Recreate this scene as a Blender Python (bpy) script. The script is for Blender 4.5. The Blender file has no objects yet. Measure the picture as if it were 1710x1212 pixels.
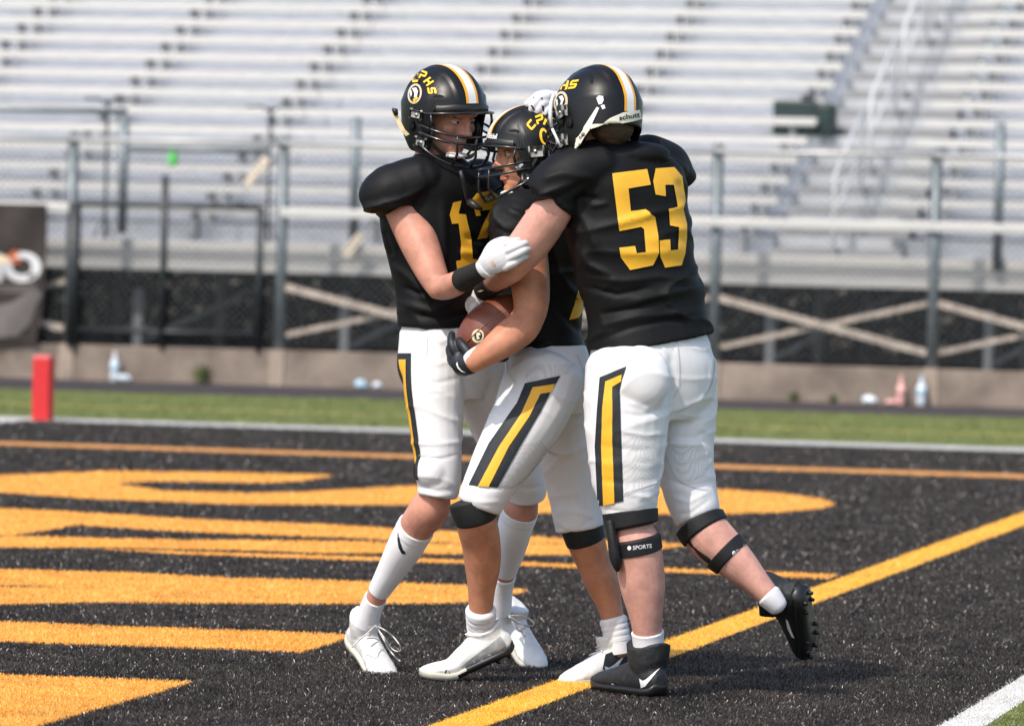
import bpy, bmesh, math, random
import numpy as np
from mathutils import Vector, Matrix, noise
from mathutils.bvhtree import BVHTree
from mathutils.geometry import tessellate_polygon

random.seed(7)
RNG = np.random.default_rng(11)
SC = bpy.context.scene
COL = SC.collection

# ------------------------------------------------------------------ camera
FPX, CX, CY = 8300.0, 855.0, 606.0          # focal length and centre in photograph pixels
CAM = Vector((0.0, 0.0, 1.23))
PITCH, ROLL = math.atan(144.0 / FPX), 0.025
_f = Vector((0, math.cos(PITCH), -math.sin(PITCH)))
_R0 = Vector((1, 0, 0))
_U0 = _R0.cross(_f)
CR = _R0 * math.cos(ROLL) + _U0 * math.sin(ROLL)
CU = _U0 * math.cos(ROLL) - _R0 * math.sin(ROLL)
CF = _f
cd = bpy.data.cameras.new('camera')
cam = bpy.data.objects.new('camera', cd)
COL.objects.link(cam)
m = Matrix.Identity(4)
for i in range(3):
    m[i][0], m[i][1], m[i][2] = CR[i], CU[i], -CF[i]
m.translation = CAM
cam.matrix_world = m
cd.sensor_width = 36.0
cd.lens = 36.0 * FPX / 1710.0
cd.clip_start, cd.clip_end = 0.5, 3000.0
cd.dof.use_dof = True
cd.dof.focus_distance = 14.75
cd.dof.aperture_fstop = 4.9
SC.camera = cam

# ------------------------------------------------------------------ light
SUN_DIR = Vector((-0.52, -0.74, 0.0)).normalized()      # horizontal direction towards the sun
SUN_EL = math.radians(50)
w = bpy.data.worlds.new('World')
SC.world = w
w.use_nodes = True
nt = w.node_tree
sky = nt.nodes.new('ShaderNodeTexSky')
sky.sky_type = 'NISHITA'
sky.sun_disc = False
sky.sun_elevation = SUN_EL
sky.sun_rotation = math.atan2(SUN_DIR.x, SUN_DIR.y)
sky.dust_density = 2.0
bg = nt.nodes['Background']
bg.inputs['Strength'].default_value = 0.15
nt.links.new(sky.outputs['Color'], bg.inputs['Color'])
sl = bpy.data.lights.new('sun', 'SUN')
sl.energy = 2.6
sl.angle = math.radians(0.5)
sl.color = (1.0, 0.93, 0.83)
sun = bpy.data.objects.new('sun', sl)
COL.objects.link(sun)
sd = Vector((SUN_DIR.x * math.cos(SUN_EL), SUN_DIR.y * math.cos(SUN_EL), math.sin(SUN_EL)))
sun.rotation_euler = sd.to_track_quat('Z', 'Y').to_euler()
sun.location = (-20, -5, 30)
SC.view_settings.view_transform = 'Standard'
SC.view_settings.look = 'None'
SC.view_settings.gamma = 1.0
SC.view_settings.exposure = 0.64
SC.view_settings.use_curve_mapping = False
SC.cycles.max_bounces = 6

# ------------------------------------------------------------------ measuring helpers
def ray(px, py):
    d = CF * FPX + CR * (px - CX) - CU * (py - CY)
    return d / d.y
def P(px, py, D):
    return CAM + ray(px, py) * D
def G(px, py, z=0.0):
    d = ray(px, py)
    return CAM + d * ((z - CAM.z) / d.z)
def S(D):
    return D / FPX                                   # metres per photograph pixel at distance D
ALPHA = math.radians(12.7)                           # the field is turned a little to the camera
E1 = Vector((math.cos(ALPHA), -math.sin(ALPHA), 0))  # along the far sideline
E2 = Vector((math.sin(ALPHA), math.cos(ALPHA), 0))   # away from the camera
def F(s, t, z):
    return E1 * s + E2 * t + Vector((0, 0, z))
def onT(px, py, t):
    """point seen at a pixel in the upright plane at field distance t -> (s, z)"""
    d = ray(px, py)
    k = t / d.dot(E2)
    p = CAM + d * k
    return p.dot(E1), p.z
def px_of(p):
    v = p - CAM
    zf = v.dot(CF)
    return CX + FPX * v.dot(CR) / zf, CY - FPX * v.dot(CU) / zf

# ------------------------------------------------------------------ materials
def mat(name, col, rough=0.5, spec=0.5, metal=0.0, var=0.0, vscale=12.0, bump=0.0, bscale=150.0,
        coat=0.0, sheen=0.0, sss=0.0, col2=None, stretch=None, bump2=0.0, b2scale=20.0, bdist=0.004):
    mt = bpy.data.materials.new(name)
    mt.use_nodes = True
    n = mt.node_tree
    b = n.nodes['Principled BSDF']
    c4 = (col[0], col[1], col[2], 1)
    b.inputs['Base Color'].default_value = c4
    b.inputs['Roughness'].default_value = rough
    b.inputs['Specular IOR Level'].default_value = spec
    b.inputs['Metallic'].default_value = metal
    b.inputs['Coat Weight'].default_value = coat
    b.inputs['Sheen Weight'].default_value = sheen
    if sss:
        b.inputs['Subsurface Weight'].default_value = sss
        b.inputs['Subsurface Radius'].default_value = (0.012, 0.005, 0.003)
        b.inputs['Subsurface Scale'].default_value = 1.0
    tc = n.nodes.new('ShaderNodeTexCoord')
    src = tc.outputs['Object']
    if stretch:
        mp = n.nodes.new('ShaderNodeMapping')
        mp.inputs['Scale'].default_value = stretch
        n.links.new(src, mp.inputs['Vector'])
        src = mp.outputs['Vector']
    if var or col2:
        nz = n.nodes.new('ShaderNodeTexNoise')
        nz.inputs['Scale'].default_value = vscale
        nz.inputs['Detail'].default_value = 5
        nz.inputs['Roughness'].default_value = 0.6
        n.links.new(src, nz.inputs['Vector'])
        rp = n.nodes.new('ShaderNodeValToRGB')
        rp.color_ramp.elements[0].position = 0.32
        rp.color_ramp.elements[1].position = 0.68
        a = [max(0, c * (1 - var)) for c in col]
        z = list(col2) if col2 else [min(1, c * (1 + var)) for c in col]
        rp.color_ramp.elements[0].color = (*a, 1)
        rp.color_ramp.elements[1].color = (*z, 1)
        n.links.new(nz.outputs['Fac'], rp.inputs['Fac'])
        n.links.new(rp.outputs['Color'], b.inputs['Base Color'])
    if bump or bump2:
        last = None
        for st, scl in ((bump2, b2scale), (bump, bscale)):
            if not st:
                continue
            nb = n.nodes.new('ShaderNodeTexNoise')
            nb.inputs['Scale'].default_value = scl
            nb.inputs['Detail'].default_value = 3
            n.links.new(src, nb.inputs['Vector'])
            bp = n.nodes.new('ShaderNodeBump')
            bp.inputs['Strength'].default_value = st
            bp.inputs['Distance'].default_value = bdist
            n.links.new(nb.outputs['Fac'], bp.inputs['Height'])
            if last:
                n.links.new(last, bp.inputs['Normal'])
            last = bp.outputs['Normal']
        n.links.new(last, b.inputs['Normal'])
    return mt

M = {}
M['turf_black'] = mat('black turf', (0.040, 0.0315, 0.0255), 0.33, 0.55, var=0.5, vscale=3)
M['turf_yellow'] = mat('yellow turf', (0.74, 0.385, 0.075), 0.5, 0.5, var=0.14, vscale=3)
M['turf_gold'] = mat('bright yellow turf', (0.76, 0.41, 0.04), 0.5, 0.5, var=0.12, vscale=3)
M['turf_white'] = mat('white turf', (0.60, 0.585, 0.55), 0.5, 0.4, var=0.1, vscale=3)
M['turf_green'] = mat('green turf', (0.165, 0.19, 0.06), 0.5, 0.4, var=0.3, vscale=3)
M['soil'] = mat('black rubber infill', (0.036, 0.030, 0.026), 0.8, 0.2, var=0.5, vscale=60, bump=0.6, bscale=300)
M['green_base'] = mat('green turf base', (0.15, 0.17, 0.055), 0.7, 0.3, var=0.25, vscale=4, bump=0.4, bscale=200)
M['track'] = mat('running track', (0.045, 0.036, 0.036), 0.8, 0.3, var=0.25, vscale=2, bump=0.5, bscale=80)
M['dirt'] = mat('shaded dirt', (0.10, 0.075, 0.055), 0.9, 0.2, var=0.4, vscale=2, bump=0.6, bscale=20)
M['concrete'] = mat('weathered concrete', (0.205, 0.165, 0.135), 0.85, 0.3, var=0.35, vscale=2.2, bump=0.5, bscale=40)
M['concrete_light'] = mat('pale concrete', (0.29, 0.235, 0.19), 0.85, 0.3, var=0.2, vscale=4, bump=0.5, bscale=40)
M['alu'] = mat('bleacher aluminium', (0.52, 0.51, 0.49), 0.45, 0.5, metal=0.25, var=0.08, vscale=3, stretch=(0.4, 6, 6))
M['alu_shade'] = mat('aluminium paled for shade', (0.70, 0.705, 0.72), 0.5, 0.5, metal=0.15, var=0.12, vscale=3, stretch=(0.4, 6, 6))  # paler, cooler copy of the aluminium, raised against the seats' cast shade
M['aisle'] = mat('greyer aisle aluminium', (0.40, 0.41, 0.425), 0.6, 0.4, metal=0.1, var=0.12, vscale=3, stretch=(0.4, 6, 6))
M['aisle_dark'] = mat('darker aisle aluminium', (0.23, 0.235, 0.24), 0.7, 0.3, var=0.2, vscale=3, stretch=(0.4, 6, 6))  # darker tone for the lower riser of each aisle step
M['galv'] = mat('galvanised steel', (0.19, 0.22, 0.235), 0.5, 0.5, metal=0.5, var=0.2, vscale=8)
M['galv_sunlit'] = mat('sunlit cream steel', (0.54, 0.455, 0.38), 0.6, 0.4, metal=0.0, var=0.3, vscale=9)  # cream cross brace colour with the sunlight put into it
M['white_rail'] = mat('white painted rail', (0.56, 0.56, 0.555), 0.4, 0.5, var=0.06)
M['wire'] = mat('fence wire', (0.10, 0.11, 0.115), 0.5, 0.5, metal=0.2)
M['black_metal'] = mat('black painted metal', (0.018, 0.022, 0.024), 0.45, 0.5, var=0.2)
M['dark_navy'] = mat('dark navy cloth', (0.02, 0.025, 0.035), 0.8, 0.3, var=0.3)
M['bracket'] = mat('dark bracket steel', (0.20, 0.21, 0.22), 0.6, 0.4, var=0.2)
M['green_box'] = mat('dark green plastic', (0.006, 0.022, 0.021), 0.5, 0.5, var=0.25)
M['banner'] = mat('brown vinyl banner', (0.036, 0.029, 0.027), 0.7, 0.2, var=0.25, vscale=3)
M['banner_grey'] = mat('grey banner print', (0.14, 0.125, 0.12), 0.7, 0.2, var=0.1, vscale=3)
M['banner_white'] = mat('dull white print', (0.52, 0.52, 0.53), 0.6, 0.3)
M['print_white'] = mat('white print', (0.78, 0.78, 0.78), 0.5, 0.4)
M['print_orange'] = mat('orange print', (0.50, 0.10, 0.02), 0.5, 0.4)
M['print_cream'] = mat('cream print', (0.75, 0.60, 0.42), 0.5, 0.4)
M['pylon'] = mat('red orange foam', (0.52, 0.017, 0.021), 0.55, 0.4, var=0.05)
M['plastic_pale'] = mat('pale plastic', (0.66, 0.72, 0.78), 0.25, 0.5, var=0.1)
M['plastic_blue'] = mat('light blue plastic', (0.42, 0.60, 0.72), 0.25, 0.5)
M['plastic_pink'] = mat('pink plastic', (0.75, 0.42, 0.38), 0.35, 0.5)
M['lime'] = mat('lime green plastic', (0.12, 0.65, 0.12), 0.4, 0.5)
M['leaf'] = mat('shade-darkened leaf', (0.014, 0.018, 0.012), 0.9, 0.1, var=0.5)  # near black leaf colour carries the shade below the deck
M['weed'] = mat('weed leaf', (0.10, 0.12, 0.045), 0.6, 0.3, var=0.3)
M['added_wall'] = mat('dim added wall', (0.13, 0.12, 0.10), 0.8, 0.3, var=0.2)  # added backing wall, kept dark so gaps between leaves stay dim

M['skin_a'] = mat('tanned skin', (0.50, 0.235, 0.165), 0.52, 0.35, var=0.2, vscale=18, sss=0.06, bump=0.35, bscale=350, bdist=0.001, bump2=0.22, b2scale=26)
M['skin_b'] = mat('warm skin', (0.48, 0.21, 0.122), 0.52, 0.35, var=0.2, vscale=18, sss=0.06, bump=0.35, bscale=350, bdist=0.001, bump2=0.22, b2scale=26)
M['skin_c'] = mat('pink skin', (0.56, 0.29, 0.23), 0.52, 0.35, var=0.22, vscale=16, sss=0.06, bump=0.35, bscale=350, bdist=0.001, bump2=0.22, b2scale=26)
M['lips'] = mat('lips', (0.42, 0.14, 0.11), 0.45, 0.4)
M['eye'] = mat('eye white', (0.6, 0.58, 0.55), 0.2, 0.5)
M['iris'] = mat('dark iris', (0.03, 0.025, 0.02), 0.2, 0.5)
M['hair'] = mat('brown hair', (0.05, 0.028, 0.016), 0.6, 0.4, var=0.3)
M['jersey'] = mat('black jersey knit', (0.0050, 0.0051, 0.0056), 0.6, 0.2, var=0.15, vscale=30, bump=0.25, bscale=700, bdist=0.001, bump2=0.9, b2scale=20, stretch=(1, 1, 1.6))
M['number'] = mat('gold tackle twill', (0.80, 0.42, 0.03), 0.5, 0.4, var=0.07, vscale=14, bump=0.2, bscale=500, bdist=0.001, bump2=0.4, b2scale=18)
M['pants'] = mat('white stretch knit', (0.71, 0.70, 0.705), 0.6, 0.3, var=0.025, vscale=8, bump=0.25, bscale=600, bdist=0.001, sheen=0.05, bump2=0.28, b2scale=22)
M['seam_line'] = mat('pants seam', (0.50, 0.50, 0.51), 0.7, 0.2)
mm = mat('perforated white knit', (0.66, 0.65, 0.65), 0.65, 0.3)
_n = mm.node_tree
_v = _n.nodes.new('ShaderNodeTexVoronoi'); _v.inputs['Scale'].default_value = 210; _v.inputs['Randomness'].default_value = 0.15
_c = _n.nodes.new('ShaderNodeTexCoord'); _m = _n.nodes.new('ShaderNodeMapping'); _m.inputs['Rotation'].default_value = (0.3, 0.75, 0.2)
_n.links.new(_c.outputs['Object'], _m.inputs['Vector']); _n.links.new(_m.outputs['Vector'], _v.inputs['Vector'])
_r = _n.nodes.new('ShaderNodeValToRGB')
_r.color_ramp.elements[0].position = 0.22; _r.color_ramp.elements[0].color = (0.36, 0.35, 0.35, 1)
_r.color_ramp.elements[1].position = 0.42; _r.color_ramp.elements[1].color = (0.66, 0.65, 0.65, 1)
_n.links.new(_v.outputs['Distance'], _r.inputs['Fac']); _n.links.new(_r.outputs['Color'], _n.nodes['Principled BSDF'].inputs['Base Color'])
M['mesh_panel'] = mm
M['stripe_black'] = mat('black side stripe', (0.018, 0.022, 0.026), 0.6, 0.35, var=0.2, vscale=60, bump=0.3, bscale=600, bdist=0.001)
M['shell'] = mat('black helmet shell', (0.0050, 0.0052, 0.0055), 0.38, 0.35, var=0.2, vscale=25)
M['helmet_white'] = mat('white helmet stripe', (0.68, 0.69, 0.70), 0.4, 0.5)
M['helmet_gold'] = mat('gold helmet stripe', (0.78, 0.37, 0.02), 0.4, 0.5)
M['decal_gold'] = mat('gold decal', (0.86, 0.50, 0.02), 0.4, 0.5)
M['decal_cream'] = mat('cream decal', (0.62, 0.48, 0.30), 0.4, 0.5)
M['rubber'] = mat('black rubber', (0.012, 0.012, 0.012), 0.45, 0.5)
M['groove'] = mat('black vent', (0.004, 0.004, 0.004), 0.7, 0.2)
M['clip'] = mat('grey clip plastic', (0.30, 0.30, 0.28), 0.25, 0.5, coat=0.4)
M['screw'] = mat('steel screw', (0.6, 0.6, 0.6), 0.25, 0.5, metal=0.9)
M['mask_bar'] = mat('coated black bar', (0.010, 0.010, 0.010), 0.25, 0.5, coat=0.4)
M['strap_tan'] = mat('tan strap', (0.58, 0.45, 0.25), 0.6, 0.3)
M['strap_white'] = mat('white strap', (0.74, 0.73, 0.69), 0.5, 0.3, var=0.06)
M['bumper'] = mat('cream rear bumper', (0.72, 0.68, 0.57), 0.4, 0.5)
M['glove_white'] = mat('white glove', (0.62, 0.61, 0.63), 0.5, 0.4, var=0.05, vscale=30, bump=0.25, bscale=300, bdist=0.001, bump2=0.4, b2scale=45)
M['glove_black'] = mat('black glove', (0.012, 0.014, 0.018), 0.5, 0.4, var=0.3, vscale=40, bump2=0.4, b2scale=60)
M['band'] = mat('charcoal wristband', (0.018, 0.018, 0.017), 0.8, 0.2, var=0.2, vscale=60, bump=0.4, bscale=500, bdist=0.001)
M['neoprene'] = mat('black neoprene', (0.010, 0.010, 0.011), 0.65, 0.35, var=0.2, vscale=40)
M['sock'] = mat('white ribbed sock', (0.73, 0.71, 0.72), 0.75, 0.2, var=0.05, bump=0.3, bscale=400, bdist=0.001, bump2=0.3, b2scale=70, stretch=(1, 1, 3))
M['sleeve'] = mat('white calf sleeve', (0.76, 0.75, 0.76), 0.6, 0.3, var=0.03)
M['shoe_white'] = mat('white cleat', (0.70, 0.69, 0.66), 0.45, 0.5, var=0.08, vscale=18, bump=0.2, bscale=300, bdist=0.001, bump2=0.25, b2scale=60)
M['shoe_silver'] = mat('silver cleat panel and shine', (0.40, 0.41, 0.40), 0.4, 0.5, metal=0.3, var=0.3, vscale=40)
M['shoe_black'] = mat('black knit cleat', (0.016, 0.017, 0.019), 0.65, 0.4, var=0.35, vscale=70, bump=0.4, bscale=220)
M['sole_white'] = mat('pale sole', (0.50, 0.48, 0.40), 0.5, 0.4, var=0.15)
M['sole_black'] = mat('black sole', (0.01, 0.01, 0.01), 0.4, 0.5)
M['lace'] = mat('grey white lace', (0.62, 0.60, 0.57), 0.7, 0.2)
M['ball'] = mat('brown leather', (0.155, 0.042, 0.022), 0.42, 0.5, var=0.15, vscale=25, bump=0.5, bscale=260, bdist=0.001)
M['seam'] = mat('ball seam', (0.28, 0.12, 0.07), 0.6, 0.3)

# ------------------------------------------------------------------ objects
BASE = {}                                            # world position of each thing's empty
def thing(name, label, cat, loc, group=None):
    o = bpy.data.objects.new(name, None)
    COL.objects.link(o)
    o.location = loc
    o.empty_display_size = 0.1
    o['label'], o['category'] = label, cat
    if group:
        o['group'] = group
    BASE[o.name] = Vector(loc)
    return o
def link(name, me, mt, parent=None, smooth=False, loc=None):
    """me holds world coordinates; it is moved to the frame of its thing"""
    o = bpy.data.objects.new(name, me)
    COL.objects.link(o)
    if parent is not None:
        b = BASE[parent.name]
        o.parent = parent
    else:
        b = Vector(loc) if loc is not None else Vector((0, 0, 0))
        o.location = b
    BASE[o.name] = Vector(b)
    if b.length:
        me.transform(Matrix.Translation(-b))
    if mt is not None and not me.materials:
        me.materials.append(mt)
    if smooth:
        me.polygons.foreach_set('use_smooth', [True] * len(me.polygons))
    return o
def tag(o, label=None, cat=None, group=None, kind=None):
    if label: o['label'] = label
    if cat: o['category'] = cat
    if group: o['group'] = group
    if kind: o['kind'] = kind
    return o

class Geo:
    def __init__(s):
        s.v, s.f = [], []
    def add(s, v, f):
        n = len(s.v)
        s.v += [tuple(x) for x in v]
        s.f += [tuple(i + n for i in q) for q in f]
        return s
    def mesh(s, name):
        me = bpy.data.meshes.new(name)
        me.from_pydata(s.v, [], s.f)
        me.update()
        return me
    def ob(s, name, mt, parent=None, smooth=False, loc=None, fix=True):
        me = s.mesh(name)
        if fix:
            bm = bmesh.new(); bm.from_mesh(me)
            bmesh.ops.recalc_face_normals(bm, faces=bm.faces)
            bm.to_mesh(me); bm.free()
        return link(name, me, mt, parent, smooth, loc)
    # -- shapes
    def box(s, c, ax, ay, az, bevel=0.0):
        """box about c with half vectors ax, ay, az; bevel in metres"""
        if not bevel:
            v = [c + ax * i + ay * j + az * k for i in (-1, 1) for j in (-1, 1) for k in (-1, 1)]
            return s.add(v, [(0, 1, 3, 2), (4, 6, 7, 5), (0, 4, 5, 1), (2, 3, 7, 6), (0, 2, 6, 4), (1, 5, 7, 3)])
        bm = bmesh.new()
        bmesh.ops.create_cube(bm, size=2)
        for q in bm.verts:
            q.co = ax * q.co.x + ay * q.co.y + az * q.co.z
        bmesh.ops.bevel(bm, geom=bm.edges[:], offset=bevel, segments=2, affect='EDGES', profile=0.6)
        bm.verts.index_update()
        s.add([q.co + c for q in bm.verts], [[q.index for q in fc.verts] for fc in bm.faces])
        bm.free()
        return s
    def fbox(s, s0, s1, t0, t1, z0, z1, bevel=0.0):
        return s.box(F((s0 + s1) / 2, (t0 + t1) / 2, (z0 + z1) / 2), E1 * (abs(s1 - s0) / 2), E2 * (abs(t1 - t0) / 2), Vector((0, 0, abs(z1 - z0) / 2)), bevel)
    def pipe(s, pts, r, seg=8, cap=True):
        """round bar through world points; r a number or one per point"""
        pts = [Vector(p) for p in pts]
        n = len(pts)
        rr = r if hasattr(r, '__len__') else [r] * n
        prev = None
        rings = []
        for i, p in enumerate(pts):
            t = (pts[min(i + 1, n - 1)] - pts[max(i - 1, 0)]).normalized()
            if prev is None:
                a = t.cross(Vector((0, 0, 1)) if abs(t.z) < 0.9 else Vector((1, 0, 0))).normalized()
            else:
                a = (prev - t * prev.dot(t)).normalized()
            prev = a
            b = t.cross(a)
            rings.append([p + (a * math.cos(2 * math.pi * k / seg) + b * math.sin(2 * math.pi * k / seg)) * rr[i] for k in range(seg)])
        return s.rings(rings, cap)
    def rings(s, rings, cap=True):
        seg = len(rings[0])
        v = [p for rg in rings for p in rg]
        f = []
        for i in range(len(rings) - 1):
            for k in range(seg):
                k2 = (k + 1) % seg
                f.append((i * seg + k, i * seg + k2, (i + 1) * seg + k2, (i + 1) * seg + k))
        if cap:
            c0, c1 = len(v), len(v) + 1
            v.append(sum((Vector(p) for p in rings[0]), Vector()) / seg)
            v.append(sum((Vector(p) for p in rings[-1]), Vector()) / seg)
            for k in range(seg):
                k2 = (k + 1) % seg
                f.append((c0, k2, k))
                b = (len(rings) - 1) * seg
                f.append((c1, b + k, b + k2))
        return s.add(v, f)
    def ell(s, mx, c, r, nu=20, nv=12):
        """ellipsoid: mx 4x4, centre c and radii r in its frame"""
        v, f = [], []
        for j in range(nv + 1):
            a = math.pi * j / nv
            for i in range(nu):
                b = 2 * math.pi * i / nu
                v.append(mx @ Vector((c[0] + r[0] * math.sin(a) * math.cos(b), c[1] + r[1] * math.sin(a) * math.sin(b), c[2] + r[2] * math.cos(a))))
        for j in range(nv):
            for i in range(nu):
                i2 = (i + 1) % nu
                f.append((j * nu + i, (j + 1) * nu + i, (j + 1) * nu + i2, j * nu + i2))
        return s.add(v, f)
    def pell(s, px, py, D, rx, ry, rz, rot=0.0):
        """ellipsoid placed by picture position; radii in pixels at that distance"""
        k = S(D)
        c, sn = math.cos(math.radians(rot)), math.sin(math.radians(rot))
        mx = Matrix.Identity(4)
        X, Y = CR * c + CU * sn, CU * c - CR * sn
        for i in range(3):
            mx[i][0], mx[i][1], mx[i][2] = X[i], Y[i], CF[i]
        mx.translation = P(px, py, D)
        return s.ell(mx, (0, 0, 0), (rx * k, ry * k, rz * k))
    def tube(s, spec, sub=5, seg=22, r0=0.5, r1=0.5, grow=0.0, n=2.0):
        """limb: rows (px, py, D, half width in the picture[, half depth]) in pixels"""
        rows = dense(spec, sub)
        pts = [P(q[0], q[1], q[2]) for q in rows]
        N = len(pts)
        prev = None
        rings = []
        ends = []
        for i in range(N):
            t = (pts[min(i + 1, N - 1)] - pts[max(i - 1, 0)]).normalized()
            vd = (pts[i] - CAM).normalized()
            a = t.cross(vd)
            if a.length < 0.25 and prev is not None:
                a = prev - t * prev.dot(t)
            a.normalize()
            if prev is not None and a.dot(prev) < 0:
                a = -a
            prev = a
            b = a.cross(t).normalized()
            k = S(rows[i][2])
            ends.append((pts[i], t, a, b, (rows[i][3] + grow) * k, (rows[i][4] + grow) * k))
        def ring(p, a, b, ra, rb):
            o = []
            for q in range(seg):
                c, d = math.cos(2 * math.pi * q / seg), math.sin(2 * math.pi * q / seg)
                o.append(p + a * (ra * math.copysign(abs(c) ** (2 / n), c)) + b * (rb * math.copysign(abs(d) ** (2 / n), d)))
            return o
        p, t, a, b, ra, rb = ends[0]
        if r0 > 0:
            for an in (80, 55, 28):
                c, d = math.cos(math.radians(an)), math.sin(math.radians(an))
                rings.append(ring(p - t * (d * r0 * min(ra, rb)), a, b, ra * c, rb * c))
        for e in ends:
            rings.append(ring(e[0], e[2], e[3], e[4], e[5]))
        p, t, a, b, ra, rb = ends[-1]
        if r1 > 0:
            for an in (28, 55, 80):
                c, d = math.cos(math.radians(an)), math.sin(math.radians(an))
                rings.append(ring(p + t * (d * r1 * min(ra, rb)), a, b, ra * c, rb * c))
        return s.rings(rings)
    def loft(s, spec, yaw, sub=5, seg=40, n=2.3, grow=0.0, tilt=0.0):
        """trunk: level rows (px, py, D, half width along yaw, half depth) in pixels; yaw: unit vector across the body"""
        rows = dense(spec, sub)
        A = Vector(yaw).normalized()
        B = Vector((-A.y, A.x, 0))
        rings = []
        for iq, q in enumerate(rows):
            p, k = P(q[0], q[1], q[2]), S(q[2])
            o = []
            tl = tilt * max(0.0, 1 - iq / (len(rows) * 0.45))
            for j in range(seg):
                c, d = math.cos(2 * math.pi * j / seg), math.sin(2 * math.pi * j / seg)
                al = (q[3] + grow) * k * math.copysign(abs(c) ** (2 / n), c)
                o.append(p + A * al + Vector((0, 0, tl * al)) + B * ((q[4] + grow) * k * math.copysign(abs(d) ** (2 / n), d)))
            rings.append(o)
        return s.rings(rings)

def dense(spec, sub):
    rows = [list(q) + ([q[3]] if len(q) == 4 else []) for q in spec]
    rows = [np.array(q, float) for q in rows]
    n = len(rows)
    out = []
    for i in range(n - 1):
        p0, p1, p2, p3 = rows[max(i - 1, 0)], rows[i], rows[i + 1], rows[min(i + 2, n - 1)]
        for j in range(sub):
            t = j / sub
            out.append(0.5 * (2 * p1 + (p2 - p0) * t + (2 * p0 - 5 * p1 + 4 * p2 - p3) * t * t + (3 * p1 - p0 - 3 * p2 + p3) * t ** 3))
    out.append(rows[-1])
    return out
def part_of(spec, t0, t1, sub=10):
    """the piece of a limb between two fractions of its length"""
    d = dense(spec, sub)
    n = len(d) - 1
    a, b = t0 * n, t1 * n
    idx = [a] + [i for i in range(n + 1) if a + 0.3 < i < b - 0.3] + [b]
    out = []
    for x in idx:
        i = min(int(x), n - 1)
        out.append(tuple(d[i] * (1 - (x - i)) + d[i + 1] * (x - i)))
    return out

def thin(spec, n, g):
    """a limb drawn in where clothing covers its first n rows"""
    return [tuple(q[:3]) + tuple(x - (g if i < n else 0) for x in q[3:]) for i, q in enumerate(spec)]

def fuse(geo, name, voxel=0.006, smooth=6, factor=0.5):
    """weld overlapping closed shapes into one continuous skin"""
    me = geo.mesh(name + '_raw')
    bm = bmesh.new(); bm.from_mesh(me)
    bmesh.ops.recalc_face_normals(bm, faces=bm.faces)
    bm.to_mesh(me); bm.free()
    o = bpy.data.objects.new('tmp', me)
    COL.objects.link(o)
    r = o.modifiers.new('r', 'REMESH')
    r.mode = 'VOXEL'
    r.voxel_size = voxel
    if smooth:
        q = o.modifiers.new('s', 'SMOOTH')
        q.factor, q.iterations = factor, smooth
    dg = bpy.context.evaluated_depsgraph_get()
    out = bpy.data.meshes.new_from_object(o.evaluated_get(dg))
    out.name = name
    bpy.data.objects.remove(o)
    bpy.data.meshes.remove(me)
    return out

def verts_np(me):
    a = np.empty(len(me.vertices) * 3, np.float32)
    me.vertices.foreach_get('co', a)
    return a.reshape(-1, 3).astype(float)
def norms_np(me):
    a = np.empty(len(me.vertices) * 3, np.float32)
    me.vertices.foreach_get('normal', a)
    return a.reshape(-1, 3).astype(float)
def set_np(me, v):
    me.vertices.foreach_set('co', v.astype(np.float32).ravel())
    me.update()
def px_np(v):
    q = v - np.array(CAM)
    zf = q @ np.array(CF)
    return CX + FPX * (q @ np.array(CR)) / zf, CY - FPX * (q @ np.array(CU)) / zf
def crumple(me, folds=(), gain=1.0, ridge=0.0, rstretch=(0.7, 0.7, 2.0), rscale=5.0, amp=0.0, scale=9.0, stretch=(1, 1, 1), seed=0.0):
    """cloth relief: folds are (points, width px, height mm); amp adds loose waviness"""
    v, n = verts_np(me), norms_np(me)
    d = np.zeros(len(v))
    if amp:
        o = Vector((seed, seed * 2.3, -seed))
        for i in range(len(v)):
            q = Vector((v[i, 0] * stretch[0], v[i, 1] * stretch[1], v[i, 2] * stretch[2])) * scale + o
            d[i] += amp * (noise.noise(q) + 0.5 * noise.noise(q * 2.1))
    if ridge:
        o = Vector((seed * 1.7, -seed, seed * 0.6))
        for i in range(len(v)):
            q = Vector((v[i, 0] * rstretch[0], v[i, 1] * rstretch[1], v[i, 2] * rstretch[2])) * rscale + o
            q = q + Vector((noise.noise(q * 0.7), noise.noise(q * 0.7 + o), 0)) * 0.7
            a = 1 - abs(noise.noise(q)) * 1.6
            b = noise.noise(q * 0.45 + o)
            d[i] += ridge * (max(a, 0) ** 5 - 0.25) * min(max(b * 2 + 0.5, 0), 1)
    if folds:
        x, y = px_np(v)
        face = np.clip(-(n @ np.array(CF)) * 3 + 0.6, 0, 1)
        for pts, wd, h in folds:
            best = np.full(len(v), 1e9)
            tb = np.zeros(len(v))
            L = len(pts) - 1
            for i in range(L):
                (x0, y0), (x1, y1) = pts[i], pts[i + 1]
                dx, dy = x1 - x0, y1 - y0
                t = np.clip(((x - x0) * dx + (y - y0) * dy) / (dx * dx + dy * dy), 0, 1)
                e = np.hypot(x - x0 - t * dx, y - y0 - t * dy)
                mk = e < best
                best[mk] = e[mk]
                tb[mk] = (i + t[mk]) / L
            taper = np.clip(np.minimum(tb, 1 - tb) * 5 + 0.15, 0, 1)
            d += gain * h * 0.00065 * np.exp(-(best / wd) ** 2) * face * taper
    set_np(me, v + n * d[:, None])

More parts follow.
